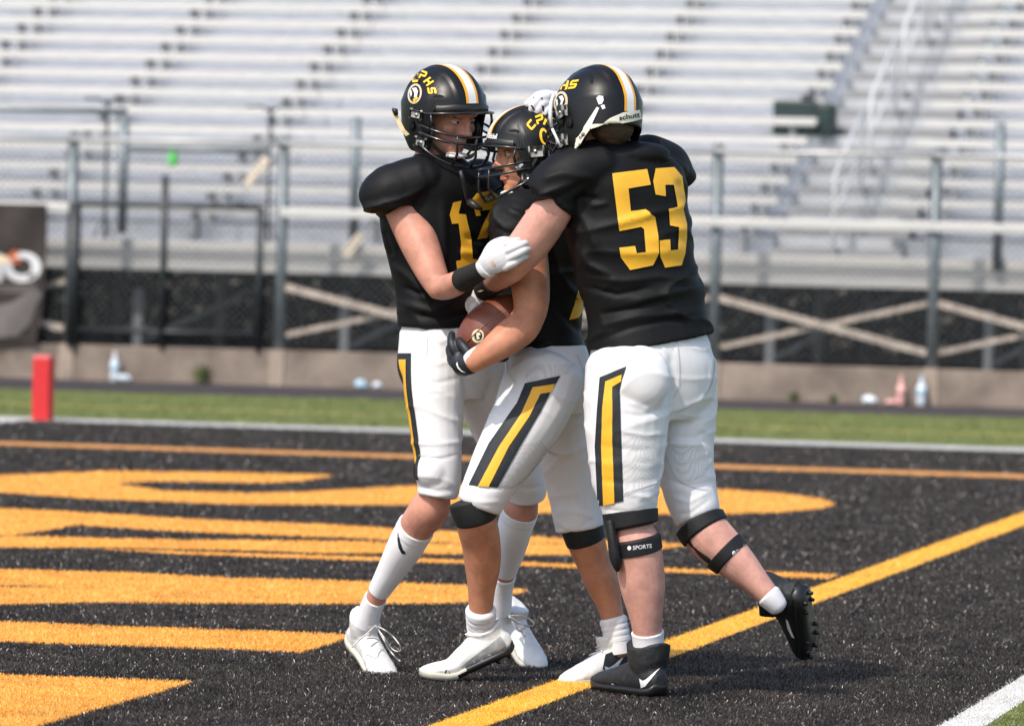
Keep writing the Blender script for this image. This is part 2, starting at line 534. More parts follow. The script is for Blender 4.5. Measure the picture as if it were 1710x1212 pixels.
def tree_of(*objs):
    """ray target of objects, world space"""
    V, Fc = [], []
    for o in objs:
        b = BASE[o.name]
        k = len(V)
        V += [tuple(q.co + b) for q in o.data.vertices]
        Fc += [tuple(i + k for i in p.vertices) for p in o.data.polygons]
    return BVHTree.FromPolygons(V, Fc)
def hit(tree, px, py, off, near=None):
    d = (ray(px, py)).normalized()
    loc, nrm, idx, dist = tree.ray_cast(CAM, d)
    if loc is None:
        if near is None:
            return None
        loc, nrm, idx, dist = tree.find_nearest(P(px, py, near))
        if loc is None:
            return None
    if nrm.dot(d) > 0:
        nrm = -nrm
    return loc + nrm * off
def flat(polys, step):
    """picture polygons cut into a grid: bmesh with x,y in pixels"""
    bm = bmesh.new()
    for pl in polys:
        vs = [bm.verts.new((x, y, 0)) for x, y in pl]
        for t_ in tessellate_polygon([[Vector((x, y, 0)) for x, y in pl]]):
            try:
                bm.faces.new([vs[i] for i in t_])
            except ValueError:
                pass
    xs = [q.co.x for q in bm.verts]
    ys = [q.co.y for q in bm.verts]
    for lo, hi, nn in ((min(xs), max(xs), (1, 0, 0)), (min(ys), max(ys), (0, 1, 0))):
        k = lo + step * 0.51
        while k < hi:
            co = (k, 0, 0) if nn[0] else (0, k, 0)
            bmesh.ops.bisect_plane(bm, geom=bm.verts[:] + bm.edges[:] + bm.faces[:], plane_co=co, plane_no=nn)
            k += step
    return bm
def decal(name, polys, tree, mt, parent, off=0.002, step=8.0, near=None):
    """flat print traced on the picture and laid onto the surface it is printed on"""
    bm = flat(polys, step)
    bad = []
    for q in bm.verts:
        h = hit(tree, q.co.x, q.co.y, off, near)
        if h is None:
            bad.append(q)
        else:
            q.co = h
    if bad:
        bmesh.ops.delete(bm, geom=bad, context='VERTS')
    me = bpy.data.meshes.new(name)
    bm.to_mesh(me)
    bm.free()
    return link(name, me, mt, parent, True)
def ellipse(cx, cy, rx, ry, rot=0, n=24):
    c, s = math.cos(math.radians(rot)), math.sin(math.radians(rot))
    return [(cx + rx * math.cos(2 * math.pi * i / n) * c - ry * math.sin(2 * math.pi * i / n) * s,
             cy + rx * math.cos(2 * math.pi * i / n) * s + ry * math.sin(2 * math.pi * i / n) * c) for i in range(n)]
GL = {  # block capitals in a 1 x 1 cell, y up
    'C': [[(0.0, 0.18), (0.18, 0), (0.95, 0), (0.95, 0.25), (0.3, 0.25), (0.27, 0.3), (0.27, 0.7), (0.3, 0.75), (0.95, 0.75), (0.95, 1), (0.18, 1), (0, 0.82)]],
    'P': [[(0, 0), (0.28, 0), (0.28, 0.3), (0.85, 0.3), (1, 0.45), (1, 0.85), (0.85, 1), (0, 1), (0, 0.77), (0.72, 0.77), (0.72, 0.53), (0, 0.53)]],
    'H': [[(0, 0), (0.28, 0), (0.28, 0.38), (0.72, 0.38), (0.72, 0), (1, 0), (1, 1), (0.72, 1), (0.72, 0.62), (0.28, 0.62), (0.28, 1), (0, 1)]],
    'S': [[(0, 0), (0.85, 0), (1, 0.15), (1, 0.47), (0.85, 0.6), (0.28, 0.6), (0.28, 0.77), (1, 0.77), (1, 1), (0.15, 1), (0, 0.85), (0, 0.5), (0.13, 0.38), (0.72, 0.38), (0.72, 0.23), (0, 0.23)]],
}
def glyph(ch, cx, cy, up, rd, wd, ht, slant=0.15):
    """letter centred at a pixel; up and reading directions in the picture"""
    o = []
    for pl in GL[ch]:
        o.append([(cx + rd[0] * (x - .5 + slant * (y - .5)) * wd + up[0] * (y - .5) * ht, cy + rd[1] * (x - .5 + slant * (y - .5)) * wd + up[1] * (y - .5) * ht) for x, y in pl])
    return o
def words(name, body, ox, oy, ex, ey, tree, mt, parent, off=0.0025, bold=0.0, near=None):
    """lettering: origin pixel, ex = picture vector of the whole width, ey = of the cap height"""
    cu = bpy.data.curves.new('t', 'FONT')
    cu.body = body
    cu.offset = bold
    o = bpy.data.objects.new('t', cu)
    COL.objects.link(o)
    dg = bpy.context.evaluated_depsgraph_get()
    me = bpy.data.meshes.new_from_object(o.evaluated_get(dg))
    bpy.data.objects.remove(o)
    v = verts_np(me)
    x0, x1, y1 = v[:, 0].min(), v[:, 0].max(), v[:, 1].max()
    out = []
    for x, y, _ in v:
        a, b = (x - x0) / (x1 - x0), y / y1
        h = hit(tree, ox + ex[0] * a + ey[0] * b, oy + ex[1] * a + ey[1] * b, off, near)
        out.append(h if h else Vector((0, 0, -5)))
    fs = [tuple(p.vertices) for p in me.polygons if all(out[i].z > -4 for i in p.vertices)]
    me.name = 'old'
    g = Geo()
    g.v, g.f = [tuple(q) for q in out], fs
    keep = sorted({i for f in fs for i in f})
    mp = {k: j for j, k in enumerate(keep)}
    g.v = [g.v[k] for k in keep]
    g.f = [tuple(mp[i] for i in f) for f in fs]
    return g.ob(name, mt, parent, fix=False)
# ------------------------------------------------------------------ ground
def sheet(name, pts, mt, kind='structure', z=0.0, label=None, cat=None):
    g = Geo()
    g.add([(p[0], p[1], z) for p in pts], [tuple(range(len(pts)))])
    me = g.mesh(name)
    bm = bmesh.new(); bm.from_mesh(me)
    bmesh.ops.triangulate(bm, faces=bm.faces[:])
    for fc in bm.faces:
        if fc.normal.z < 0:
            fc.normal_flip()
    bm.to_mesh(me); bm.free()
    o = link(name, me, mt)
    tag(o, label, cat, None, kind)
    return o
def gl(pts):
    return [G(x, y) for x, y in pts]
def strip(a, b, c, d, k0=-1.0, k1=3.0):
    """long straight band: edge a-b and edge c-d (pixels), run on along the ground beyond both ends"""
    A, B, C_, D_ = G(*a), G(*b), G(*c), G(*d)
    return [A + (B - A) * k0, A + (B - A) * k1, C_ + (D_ - C_) * k1, C_ + (D_ - C_) * k0]

sheet('field', [F(-300, -200, 0), F(300, -200, 0), F(300, 400, 0), F(-300, 400, 0)], M['green_base'])
S0 = G(72, 703).dot(E1)
T1 = (G(72, 702).dot(E2) + G(1190, 736).dot(E2)) / 2
S1 = G(1640, 1180).dot(E1)
EZ = [F(S0, 2, 0), F(S1, 2, 0), F(S1, T1, 0), F(S0, T1, 0)]
sheet('end_zone', EZ, M['soil'], z=0.004)

YELLOW = [
    [(-90, 804), (0, 797), (193, 790), (439, 794), (562, 797), (505, 807), (439, 810), (272, 807), (193, 811), (272, 823), (421, 827), (505, 825), (600, 820), (690, 815), (900, 813), (1100, 817), (1190, 820), (1300, 827), (1370, 836), (1397, 845), (1370, 853), (1300, 859), (1190, 863), (1000, 862), (890, 860), (690, 847), (395, 846), (175, 838), (0, 826), (-90, 821)],
    [(-90, 849), (0, 852), (193, 863), (360, 873), (550, 880), (700, 889), (870, 899), (970, 905), (1100, 909), (1150, 915), (770, 912), (700, 908.5), (550, 901), (395, 896), (263, 890), (132, 881), (79, 890), (17, 898.6), (-90, 905)],
    [(-90, 905.5), (17, 899.2), (307, 906), (550, 907.5), (700, 911.5), (770, 912.5), (1150, 915.6), (1100, 922), (960, 931), (870, 931), (700, 929), (550, 928), (395, 923), (162, 919), (0, 919), (-90, 919)],
    [(150, 919.8), (300, 925), (600, 934), (870, 943), (1100, 953), (1400, 963.5), (1386, 971), (1100, 959), (870, 949), (600, 940), (300, 930)],
    [(-90, 953), (0, 955), (219, 961), (395, 970), (600, 975), (775, 982), (884, 990), (850, 1000), (770, 1012), (600, 1014), (175, 1011), (0, 1014.5), (-90, 1015), (-90, 986), (100, 984.4), (-90, 982)],
    [(-90, 1041), (0, 1043), (193, 1051), (386, 1057), (566, 1064), (592, 1067), (505, 1095), (395, 1090), (193, 1084), (0, 1077), (-90, 1074)],
    [(-90, 1128), (0, 1132), (193, 1139), (323, 1144), (263, 1163), (175, 1187), (96, 1210), (-90, 1262)],
]
YG = [gl(p) for p in YELLOW]
ORANGE = strip((0, 739), (1710, 794), (0, 746), (1710, 802), -0.02, 1.3)
GOLD = strip((735, 1212), (1710, 858.5), (832, 1212), (1710, 881.5), -0.25, 1.4)
WNEAR = strip((1580, 1212), (1710, 1133), (1656, 1212), (1710, 1176), -3, 6)
WFAR = strip((72, 699.5), (1710, 750), (72, 706), (1710, 757.5), -3, 3)
WSIDE = [F(S0 - 0.22, 2, 0), F(S0, 2, 0), F(S0, T1, 0), F(S0 - 0.22, T1, 0)]
for i, p in enumerate(YG):
    sheet('endzone_lettering', p, M['turf_yellow'], z=0.008)
sheet('orange_line', ORANGE, mat('orange turf line', (0.58, 0.25, 0.045), 0.6, 0.3, var=0.2, vscale=6), z=0.0085)
sheet('goal_line', GOLD, M['turf_gold'], z=0.012)
sheet('white_boundary_line', WNEAR, M['turf_white'], z=0.012)
sheet('far_sideline', WFAR, mat('worn white turf', (0.44, 0.42, 0.38), 0.6, 0.3, var=0.2, vscale=4), z=0.012)
sheet('corner_line', WSIDE, M['turf_white'], z=0.010)
T_TRACK = G(855, 675).dot(E2)
T_WALL = G(855, 657).dot(E2)
sheet('running_track', [F(-60, T_TRACK, 0), F(60, T_TRACK, 0), F(60, T_WALL + 0.1, 0), F(-60, T_WALL + 0.1, 0)], M['track'], z=0.006)
sheet('yellow_turf_line', [F(-60, T_TRACK - 5.5, 0), F(60, T_TRACK - 5.5, 0), F(60, T_TRACK - 4.9, 0), F(-60, T_TRACK - 4.9, 0)],
      mat('faded yellow line', (0.36, 0.27, 0.055), 0.7, 0.3, var=0.3, vscale=1.5), z=0.004)
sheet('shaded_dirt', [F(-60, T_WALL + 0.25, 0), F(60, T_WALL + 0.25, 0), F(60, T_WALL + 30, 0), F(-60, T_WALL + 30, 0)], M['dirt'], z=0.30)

# turf fibres: real blades, coloured by the paint they stand in
def inside(x, y, poly):
    r = np.zeros(len(x), bool)
    n = len(poly)
    for i in range(n):
        x0, y0, x1, y1 = poly[i][0], poly[i][1], poly[(i + 1) % n][0], poly[(i + 1) % n][1]
        if y0 == y1:
            continue
        c = ((y0 > y) != (y1 > y)) & (x < (x1 - x0) * (y - y0) / (y1 - y0) + x0)
        r ^= c
    return r
def blades():
    xs, ys, sc = [], [], []
    for d0, d1, rho in ((12.8, 15.5, 48000), (15.5, 18, 30000), (18, 22, 17000), (22, 28, 8000), (28, 38, 3200), (38, 48, 1400)):
        n = int((d1 - d0) * (0.112 * (d0 + d1) + 0.8) * rho)
        y = RNG.uniform(d0, d1, n)
        x = RNG.uniform(-1, 1, n) * (0.112 * y + 0.4)
        xs.append(x); ys.append(y)
        sc.append(np.full(n, (48000 / rho) ** 0.36))
    x, y, sc = np.concatenate(xs), np.concatenate(ys), np.concatenate(sc)
    n = len(x)
    kind = np.zeros(n, int)                                     # 0 green 1 black 2 yellow 3 gold 4 white
    kind[inside(x, y, EZ)] = 1
    for p in YG:
        kind[inside(x, y, p)] = 2
    kind[inside(x, y, GOLD)] = 3
    for p in (WNEAR, WSIDE):
        kind[inside(x, y, p)] = 4
    t = y * math.cos(ALPHA) + x * math.sin(ALPHA)
    ok = (t < T_TRACK) & ~inside(x, y, WFAR) & ~inside(x, y, ORANGE) & ~((t > T_TRACK - 5.5) & (t < T_TRACK - 4.9))
    an = RNG.uniform(0, 2 * np.pi, n)
    ht = RNG.uniform(0.009, 0.019, n) * (0.8 + 0.2 * sc)
    ln = np.abs(RNG.normal(0.0, 0.55, n)) * ht
    la = RNG.uniform(0, 2 * np.pi, n)
    wd = 0.00105 * sc * RNG.uniform(0.6, 1.3, n) * np.where(RNG.uniform(0, 1, n) < 0.04, 1.6, 1.0)
    bx, by = np.cos(an) * wd, np.sin(an) * wd
    z0 = np.full(n, 0.003)
    V = np.empty((n, 4, 3))
    tx, ty = x + np.cos(la) * ln, y + np.sin(la) * ln
    V[:, 0] = np.stack([x - bx, y - by, z0], 1)
    V[:, 1] = np.stack([x + bx, y + by, z0], 1)
    V[:, 2] = np.stack([tx + bx * .6, ty + by * .6, ht], 1)
    V[:, 3] = np.stack([tx - bx * .6, ty - by * .6, ht * .97], 1)
    for k, nm, mt, lab in ((0, 'green_turf', 'turf_green', 'short green turf fibres along the sidelines'),
                           (1, 'black_turf', 'turf_black', 'black turf fibres of the end zone'),
                           (2, 'yellow_turf', 'turf_yellow', 'yellow turf fibres of the end zone lettering'),
                           (3, 'gold_turf', 'turf_gold', 'yellow turf fibres of the thick goal line'),
                           (4, 'white_turf', 'turf_white', 'white turf fibres of the boundary lines')):
        sel = ok & (kind == k)
        q = V[sel].reshape(-1, 3)
        c = len(q) // 4
        me = bpy.data.meshes.new(nm)
        me.vertices.add(len(q)); me.vertices.foreach_set('co', q.astype(np.float32).ravel())
        me.loops.add(c * 4); me.loops.foreach_set('vertex_index', np.arange(c * 4, dtype=np.int32))
        me.polygons.add(c)
        me.polygons.foreach_set('loop_start', np.arange(c, dtype=np.int32) * 4)
        me.update(calc_edges=True)
        o = link(nm, me, M[mt])
        tag(o, lab, 'turf', None, 'stuff')
blades()

# ------------------------------------------------------------------ pylon
pb = G(71, 704)
o = thing('end_zone_pylon', 'red orange foam pylon standing on the white corner of the end zone', 'pylon', pb)
g = Geo(); g.box(pb + Vector((0, 0, 0.25)), E1 * 0.07, E2 * 0.07, Vector((0, 0, 0.245)), 0.012)
g.ob('foam_post', M['pylon'], o)
g = Geo(); g.box(pb + Vector((0, 0, 0.508)), E1 * 0.068, E2 * 0.068, Vector((0, 0, 0.012)), 0.006)
g.ob('top_cap', mat('paler pink foam', (0.75, 0.16, 0.16), 0.6), o)  # cap coloured paler than the post

# ------------------------------------------------------------------ concrete wall
HW = 0.385
TW = T_WALL
wall = thing('concrete_wall', 'low weathered concrete wall along the track below the fence', 'wall', F(0, TW, 0))
cx_posts = [onT(px, 585, TW - 0.05)[0] for px in (108, 460, 823, 1187, 1553, 1918)]
step = cx_posts[1] - cx_posts[0]
cx_posts = [cx_posts[0] - step * 3, cx_posts[0] - step * 2, cx_posts[0] - step] + cx_posts + [cx_posts[-1] + step, cx_posts[-1] + 2 * step]
for i in range(len(cx_posts) - 1):
    g = Geo()
    a, b = cx_posts[i] + 0.09, cx_posts[i + 1] - 0.09
    g.fbox(a, b, TW, TW + 0.24, -0.05, HW, 0.015)
    p = g.ob('wall_panel', M['concrete'], wall)
    g = Geo(); g.fbox(cx_posts[i] - 0.088, cx_posts[i] + 0.088, TW - 0.015, TW + 0.25, -0.05, HW + 0.005, 0.01)
    g.ob('pilaster', M['concrete_light'], wall)

# ------------------------------------------------------------------ chain link fence
TF = TW + 0.10
zt = {}
ZTOP = 2.62
fence = thing('chain_link_fence', 'tall galvanised chain link fence with cross braces in front of the bleachers', 'fence', F(0, TF, HW))
for s_ in cx_posts:
    g = Geo(); g.pipe([F(s_, TF, HW - 0.15), F(s_, TF, ZTOP + 0.03)], 0.058, 12)
    g.pipe([F(s_, TF, ZTOP + 0.03), F(s_, TF, ZTOP + 0.06)], [0.062, 0.02], 12)
    g.ob('fence_post', M['galv'], fence, True)
for i in range(len(cx_posts) - 1):
    g = Geo(); g.pipe([F(cx_posts[i], TF - 0.07, ZTOP - 0.03), F(cx_posts[i + 1], TF - 0.07, ZTOP - 0.03)], 0.027, 10)
    g.ob('top_rail', M['alu'], fence, True)
    a, b = cx_posts[i] + 0.06, cx_posts[i + 1] - 0.06
    if i != 3:
        zr = 1.23 + 0.62
        g = Geo(); g.fbox(a - 0.06, b + 0.06, TF - 0.11, TF - 0.07, zr - 0.05, zr + 0.05, 0.01)
        g.ob('mid_rail', M['alu'], fence)
        zl, zh = 0.55, 1.06
        for z0, z1, dt, mt in ((zh, zl, -0.02, 'galv_sunlit'), (zl, zh, 0.05, 'galv_sunlit')):
            g = Geo()
            p0, p1 = F(a, TF + dt, z0), F(b, TF + dt, z1)
            ax = (p1 - p0) / 2
            up = Vector((0, 0, 1)).cross(E2).cross(ax).normalized()
            up = E2.cross(ax).normalized()
            g.box((p0 + p1) / 2, ax, E2 * 0.02, up * (0.031 if dt < 0 else 0.021), 0.006)
            g.ob('cross_brace', M[mt], fence)
g = Geo()
sA, sB = cx_posts[0], cx_posts[-1]
z0, z1 = HW + 0.03, ZTOP - 0.05
Hh = z1 - z0
k = sA - Hh
while k < sB:
    for sg in (1, -1):
        a0, a1 = (k, k + Hh) if sg > 0 else (k + Hh, k)
        g.pipe([F(a0, TF - 0.055 + 0.003 * sg, z0), F(a1, TF - 0.055 + 0.003 * sg, z1)], 0.0036, 3, False)
    k += 0.085
mo = g.ob('chain_link_mesh', M['wire'], fence, fix=False)
mo['kind'] = 'stuff'

# black gate between the first two posts in view
s_a, s_b = cx_posts[3] + 0.07, onT(437, 500, TF)[0]
gate = thing('black_gate', 'low black framed chain link gate beside the banner', 'gate', F(s_a, TF - 0.12, HW))
zg = onT(280, 345, TF)[1]
for s_, r in ((s_a, 0.07), (onT(277, 500, TF)[0], 0.038), (s_b, 0.038)):
    g = Geo(); g.pipe([F(s_, TF - 0.12, HW), F(s_, TF - 0.12, zg + (0.33 if r == 0.038 and s_ != s_b else 0.02))], r, 10)
    g.ob('gate_post', M['black_metal'], gate, True)
for z_ in (zg, HW + 0.16):
    g = Geo(); g.pipe([F(s_a, TF - 0.12, z_), F(s_b, TF - 0.12, z_)], 0.026, 8)
    g.ob('gate_rail', M['black_metal'], gate, True)
g = Geo(); g.box(F(onT(407, 341, TF)[0], TF - 0.14, zg + 0.02), E1 * 0.06, E2 * 0.03, Vector((0, 0, 0.04)), 0.01)
g.ob('latch', M['black_metal'], gate)

# ------------------------------------------------------------------ bleachers
TB = TW + 1.0                                        # front edge of the lowest deck
ZD, RISE, RUN, NR = 1.50, 0.236, 0.61, 17
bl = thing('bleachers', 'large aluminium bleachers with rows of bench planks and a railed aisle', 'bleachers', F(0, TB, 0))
SL, SR = -30.0, 24.0
def row_t(i): return TB + 0.55 + RUN * i
def row_z(i): return ZD + RISE * i
AI0 = (onT(1306, 333, row_t(2))[0] + onT(1455, 40, row_t(11))[0]) / 2
AI1 = AI0 + 1.45
PL = {}
def plank(name, s0, s1, t0, t1, z0, z1, mt, bev=0.006):
    key = (name, round(s1 - s0, 2), round(t1 - t0, 3), round(z1 - z0, 3))
    c = F((s0 + s1) / 2, (t0 + t1) / 2, (z0 + z1) / 2)
    if key not in PL:
        g = Geo(); g.box(Vector((0, 0, 0)), E1 * ((s1 - s0) / 2), E2 * ((t1 - t0) / 2), Vector((0, 0, (z1 - z0) / 2)), bev)
        me = g.mesh(name)
        me.materials.append(M[mt])
        PL[key] = me
    o = bpy.data.objects.new(name, PL[key])
    COL.objects.link(o)
    o.parent = bl
    o.location = c - BASE[bl.name]
    BASE[o.name] = Vector(c)
    return o
SEG = [(AI0 - 6 * q_ - 5.99, AI0 - 6 * q_) for q_ in range(4)] + [(AI1 + 6 * q_, AI1 + 6 * q_ + 5.99) for q_ in range(3)]
for i in range(NR):
    t, z = row_t(i), row_z(i)
    for a, b in SEG:
        a0 = a
        if a == AI1:
            a = a - 0.22
        plank('seat_plank', a, b, t + 0.06, t + 0.31, z + 0.385, z + 0.43, 'alu', 0.01)
        plank('seat_lip', a, b, t + 0.035, t + 0.058, z + 0.345, z + 0.43, 'alu', 0.005)
        a = a0
        plank('riser_plank', a, b, t + 0.40, t + 0.43, z + 0.02, z + RISE - 0.01, 'alu_shade', 0.005)
        plank('foot_plank', a, b, t - 0.20, t + 0.39, z - 0.045, z, 'alu_shade', 0.006)
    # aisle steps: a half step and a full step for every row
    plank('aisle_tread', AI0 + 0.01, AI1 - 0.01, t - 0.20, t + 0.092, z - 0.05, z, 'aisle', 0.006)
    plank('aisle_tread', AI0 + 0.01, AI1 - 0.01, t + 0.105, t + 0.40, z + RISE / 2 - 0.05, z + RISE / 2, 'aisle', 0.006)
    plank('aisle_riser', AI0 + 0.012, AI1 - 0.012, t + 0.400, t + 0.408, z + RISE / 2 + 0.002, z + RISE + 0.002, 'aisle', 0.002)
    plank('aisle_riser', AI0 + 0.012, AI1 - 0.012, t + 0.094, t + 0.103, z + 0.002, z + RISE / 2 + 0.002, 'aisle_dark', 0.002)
    s_ = AI0 - 0.28
    while s_ > -26:
        plank('seat_bracket', s_ - 0.03, s_ + 0.03, t + 0.09, t + 0.28, z, z + 0.384, 'bracket', 0.004)
        s_ -= 2.05
    s_ = AI1 + 0.28
    while s_ < 2:
        plank('seat_bracket', s_ - 0.03, s_ + 0.03, t + 0.09, t + 0.28, z, z + 0.384, 'bracket', 0.004)
        s_ += 2.05
# front fascia under the deck edge
for a, b in [(SL + 6 * q_ + 0.01, SL + 6 * q_ + 6) for q_ in range(9)]:
    for j in range(3):
        plank('fascia_board', a, b, TB - 0.03, TB, 1.205 + 0.112 * j, 1.310 + 0.112 * j, 'alu_shade' if j else 'alu', 0.006)
    plank('walkway_plank', a, b, TB, TB + 0.34, ZD - 0.05, ZD - 0.005, 'alu', 0.006)
    plank('deck_beam', a, b, TB + 0.40, TB + 0.48, 1.22, 1.36, 'black_metal', 0.006)  # beam coloured black to merge with the shade under the deck
# front guard posts with rails, in dark galvanised steel
for px, yt, yb in ((-230, 195, 390), (210, 195, 390), (597, 195, 400), (1672, 205, 450), (2060, 210, 450)):
    s_, zt_ = onT(px, yt, TB - 0.06)
    zb_ = onT(px, yb, TB - 0.06)[1]
    g = Geo(); g.pipe([F(s_, TB - 0.10, zb_), F(s_, TB - 0.10, zt_)], 0.055, 10)
    g.ob('guard_post', M['galv'], bl, True)
for px0, px1, y0, y1 in ((-230, 212, 179, 186), (210, 448, 249, 252)):
    a, z_ = onT(px0, y0, TB - 0.10)
    b, z2 = onT(px1, y1, TB - 0.10)
    g = Geo(); g.pipe([F(a, TB - 0.10, z_), F(b, TB - 0.10, z2)], 0.032, 8)
    g.ob('guard_rail', M['galv'], bl, True)
# slanting braces seen through the fence, sunlight put into their pale colour
for (x0, y0), (x1, y1) in (((412, 308), (446, 264)), ((578, 428), (602, 392))):
    a, za = onT(x0, y0, TB - 0.25)
    b, zb = onT(x1, y1, TB - 0.25)
    g = Geo()
    p0, p1 = F(a, TB - 0.25, za), F(b, TB - 0.25, zb)
    ax = (p1 - p0) / 2
    g.box((p0 + p1) / 2, ax, E2 * 0.02, E2.cross(ax).normalized() * 0.042, 0.006)
    g.ob('slanting_brace', mat('sunlit brace colour', (0.72, 0.62, 0.50), 0.6), bl)
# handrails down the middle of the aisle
def handrail(i0, i1, s_):
    r = 0.022
    t0, t1 = row_t(i0), row_t(i1)
    z0, z1 = row_z(i0), row_z(i1)
    g = Geo()
    g.pipe([F(s_, t0, z0), F(s_, t0, z0 + 0.86), F(s_, t0 + 0.05, z0 + 0.92), F(s_, t1 - 0.05, z1 + 0.92), F(s_, t1, z1 + 0.86), F(s_, t1, z1)], r, 8)
    h = g.ob('handrail', M['white_rail'], bl, True)
    g = Geo(); g.pipe([F(s_, t0, z0 + 0.48), F(s_, t1, z1 + 0.48)], r * 0.8, 8)
    g.ob('mid_bar', M['white_rail'], h, True)
sm = (AI0 + AI1) / 2
for a in (0, 4, 8, 12):
    handrail(a, a + 3, sm)
# steelwork below the seats
for k in range(-12, 10):
    s_ = k * 2.35 + 0.4
    for dt, top in ((0.35, 1.0), (3.6, 2.2), (7.2, 3.6)):
        plank('support_leg', s_ - 0.05, s_ + 0.05, TB + dt, TB + dt + 0.09, 0.28, top, 'bracket', 0.004)
    g = Geo(); g.pipe([F(s_, TB + 0.4, 0.4), F(s_ + 2.3, TB + 3.6, 1.9)], 0.03, 6)
    g.ob('sway_brace', M['bracket'], bl, True)

# bushes darkened for shade, and an added wall giving dim light spots between them
def bush(s0, s1, t0, t1, z1, n, lab):
    q = np.empty((n, 4, 3))
    for i in range(n):
        c = F(RNG.uniform(s0, s1), RNG.uniform(t0, t1), 0.3 + (z1 - 0.3) * RNG.uniform(0, 1))
        u = Vector(RNG.normal(size=3)).normalized()
        v = u.orthogonal().normalized()
        w_ = u.cross(v)
        a = RNG.uniform(0.06, 0.12)
        for j, (d, e) in enumerate(((-a, 0), (0, -a * .45), (a, 0), (0, a * .45))):
            q[i, j] = c + v * d + w_ * e
    me = bpy.data.meshes.new('bushes')
    g = Geo(); g.v = [tuple(p) for p in q.reshape(-1, 3)]; g.f = [(4 * i, 4 * i + 1, 4 * i + 2, 4 * i + 3) for i in range(n)]
    o = g.ob('bushes', M['leaf'], None, fix=False)
    tag(o, lab, 'bushes', None, 'stuff')
bush(-24, 0.0, TB + 7.0, TB + 9.0, 3.4, 62000, 'leafy bushes darkened for shade behind the bleachers, seen below the deck')
bush(0.0, 20, TB + 7.0, TB + 9.0, 3.4, 46000, 'sparser bushes darkened for shade behind the right half of the bleachers')
rw = thing('added_rear_wall', 'added wall behind the bushes, for dim light spots in their gaps', 'wall', F(0, TB + 24, 0))
g = Geo(); g.fbox(-40, 40, TB + 24, TB + 24.3, 0, 3.2, 0.02)
g.ob('wall_panel', M['added_wall'], rw)

# ------------------------------------------------------------------ banner tied to the fence
TBN = TF - 0.10
bs0, bs1 = onT(-150, 450, TBN)[0], onT(79, 450, TBN)[0]
bzt, bzb = onT(40, 341, TBN)[1], onT(40, 573, TBN)[1]
ban = thing('vinyl_banner', 'sagging brown vinyl banner with white lettering tied to the fence', 'banner', F(bs1, TBN, bzb))
g = Geo()
nx, nz = 36, 30
def ban_p(u, v, off=0.0):
    s_ = bs0 + (bs1 - bs0) * u
    z_ = bzb + (bzt - bzb) * v
    wv = 0.03 * math.sin(9 * u + 7 * v) * (0.3 + v) + 0.02 * math.sin(17 * u - 11 * v)
    if u > 0.9 and v < 0.35:
        s_ -= (0.35 - v) * 0.25 * (u - 0.9) * 10
    return F(s_, TBN - 0.07 - off + wv * 0.7, z_)
vv = [ban_p(i / nx, j / nz) for j in range(nz + 1) for i in range(nx + 1)]
vb = [ban_p(i / nx, j / nz, -0.004) for j in range(nz + 1) for i in range(nx + 1)]
K = len(vv)
ff = []
for j in range(nz):
    for i in range(nx):
        a = j * (nx + 1) + i
        ff.append((a, a + 1, a + nx + 2, a + nx + 1))
        ff.append((K + a, K + a + nx + 1, K + a + nx + 2, K + a + 1))
g.add(vv + vb, ff)
sheet_ob = g.ob('banner_sheet', M['banner'], ban, True, fix=False)
bt = tree_of(sheet_ob)
words('lettering', 'ciO', -46, 466, (115, 1.5), (0, -47), bt, M['banner_white'], ban, 0.003, bold=0.055)
decal('banner_print', [[(-20, 440), (0, 425), (12, 428), (22, 434), (10, 440)]], bt, M['print_cream'], ban, 0.005)
decal('banner_print', [[(12, 427), (24, 417), (36, 423), (35, 438), (22, 441)]], bt, M['print_orange'], ban, 0.006)
decal('banner_print', [[(-60, 520), (20, 505), (55, 482), (72, 488), (60, 512), (50, 540), (30, 560), (-60, 571)]], bt, M['banner_grey'], ban, 0.004, step=6)
decal('banner_print', [[(-30, 477), (62, 477), (62, 481), (-30, 481)], [(-30, 484), (50, 484), (50, 488), (-30, 488)]], bt, M['banner_grey'], ban, 0.006)

# ------------------------------------------------------------------ small things about the stand
# dark green bin lying behind a bench row on the right
ib = 6
tb_ = row_t(ib)
sa, sb = onT(1292, 190, tb_ - 0.1)[0], onT(1397, 190, tb_ - 0.1)[0]
zb = row_z(ib) + 0.004
zt_ = zb + 0.40
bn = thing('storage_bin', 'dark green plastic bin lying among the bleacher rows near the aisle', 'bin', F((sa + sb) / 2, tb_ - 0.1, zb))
g = Geo(); g.fbox(sa, sb - 0.22, tb_ - 0.17, tb_ + 0.02, zb, zt_, 0.03)
g.ob('bin_body', M['green_box'], bn)
g = Geo(); g.fbox(sb - 0.215, sb, tb_ - 0.36, tb_ + 0.02, zb, zt_ - 0.03, 0.05)
g.ob('bin_end', M['green_box'], bn)
g = Geo(); g.fbox((sa + sb) / 2 - 0.05, (sa + sb) / 2 + 0.10, tb_ - 0.12, tb_ - 0.04, zt_ + 0.002, zt_ + 0.075, 0.02)
g.ob('bin_handle', M['black_metal'], bn)

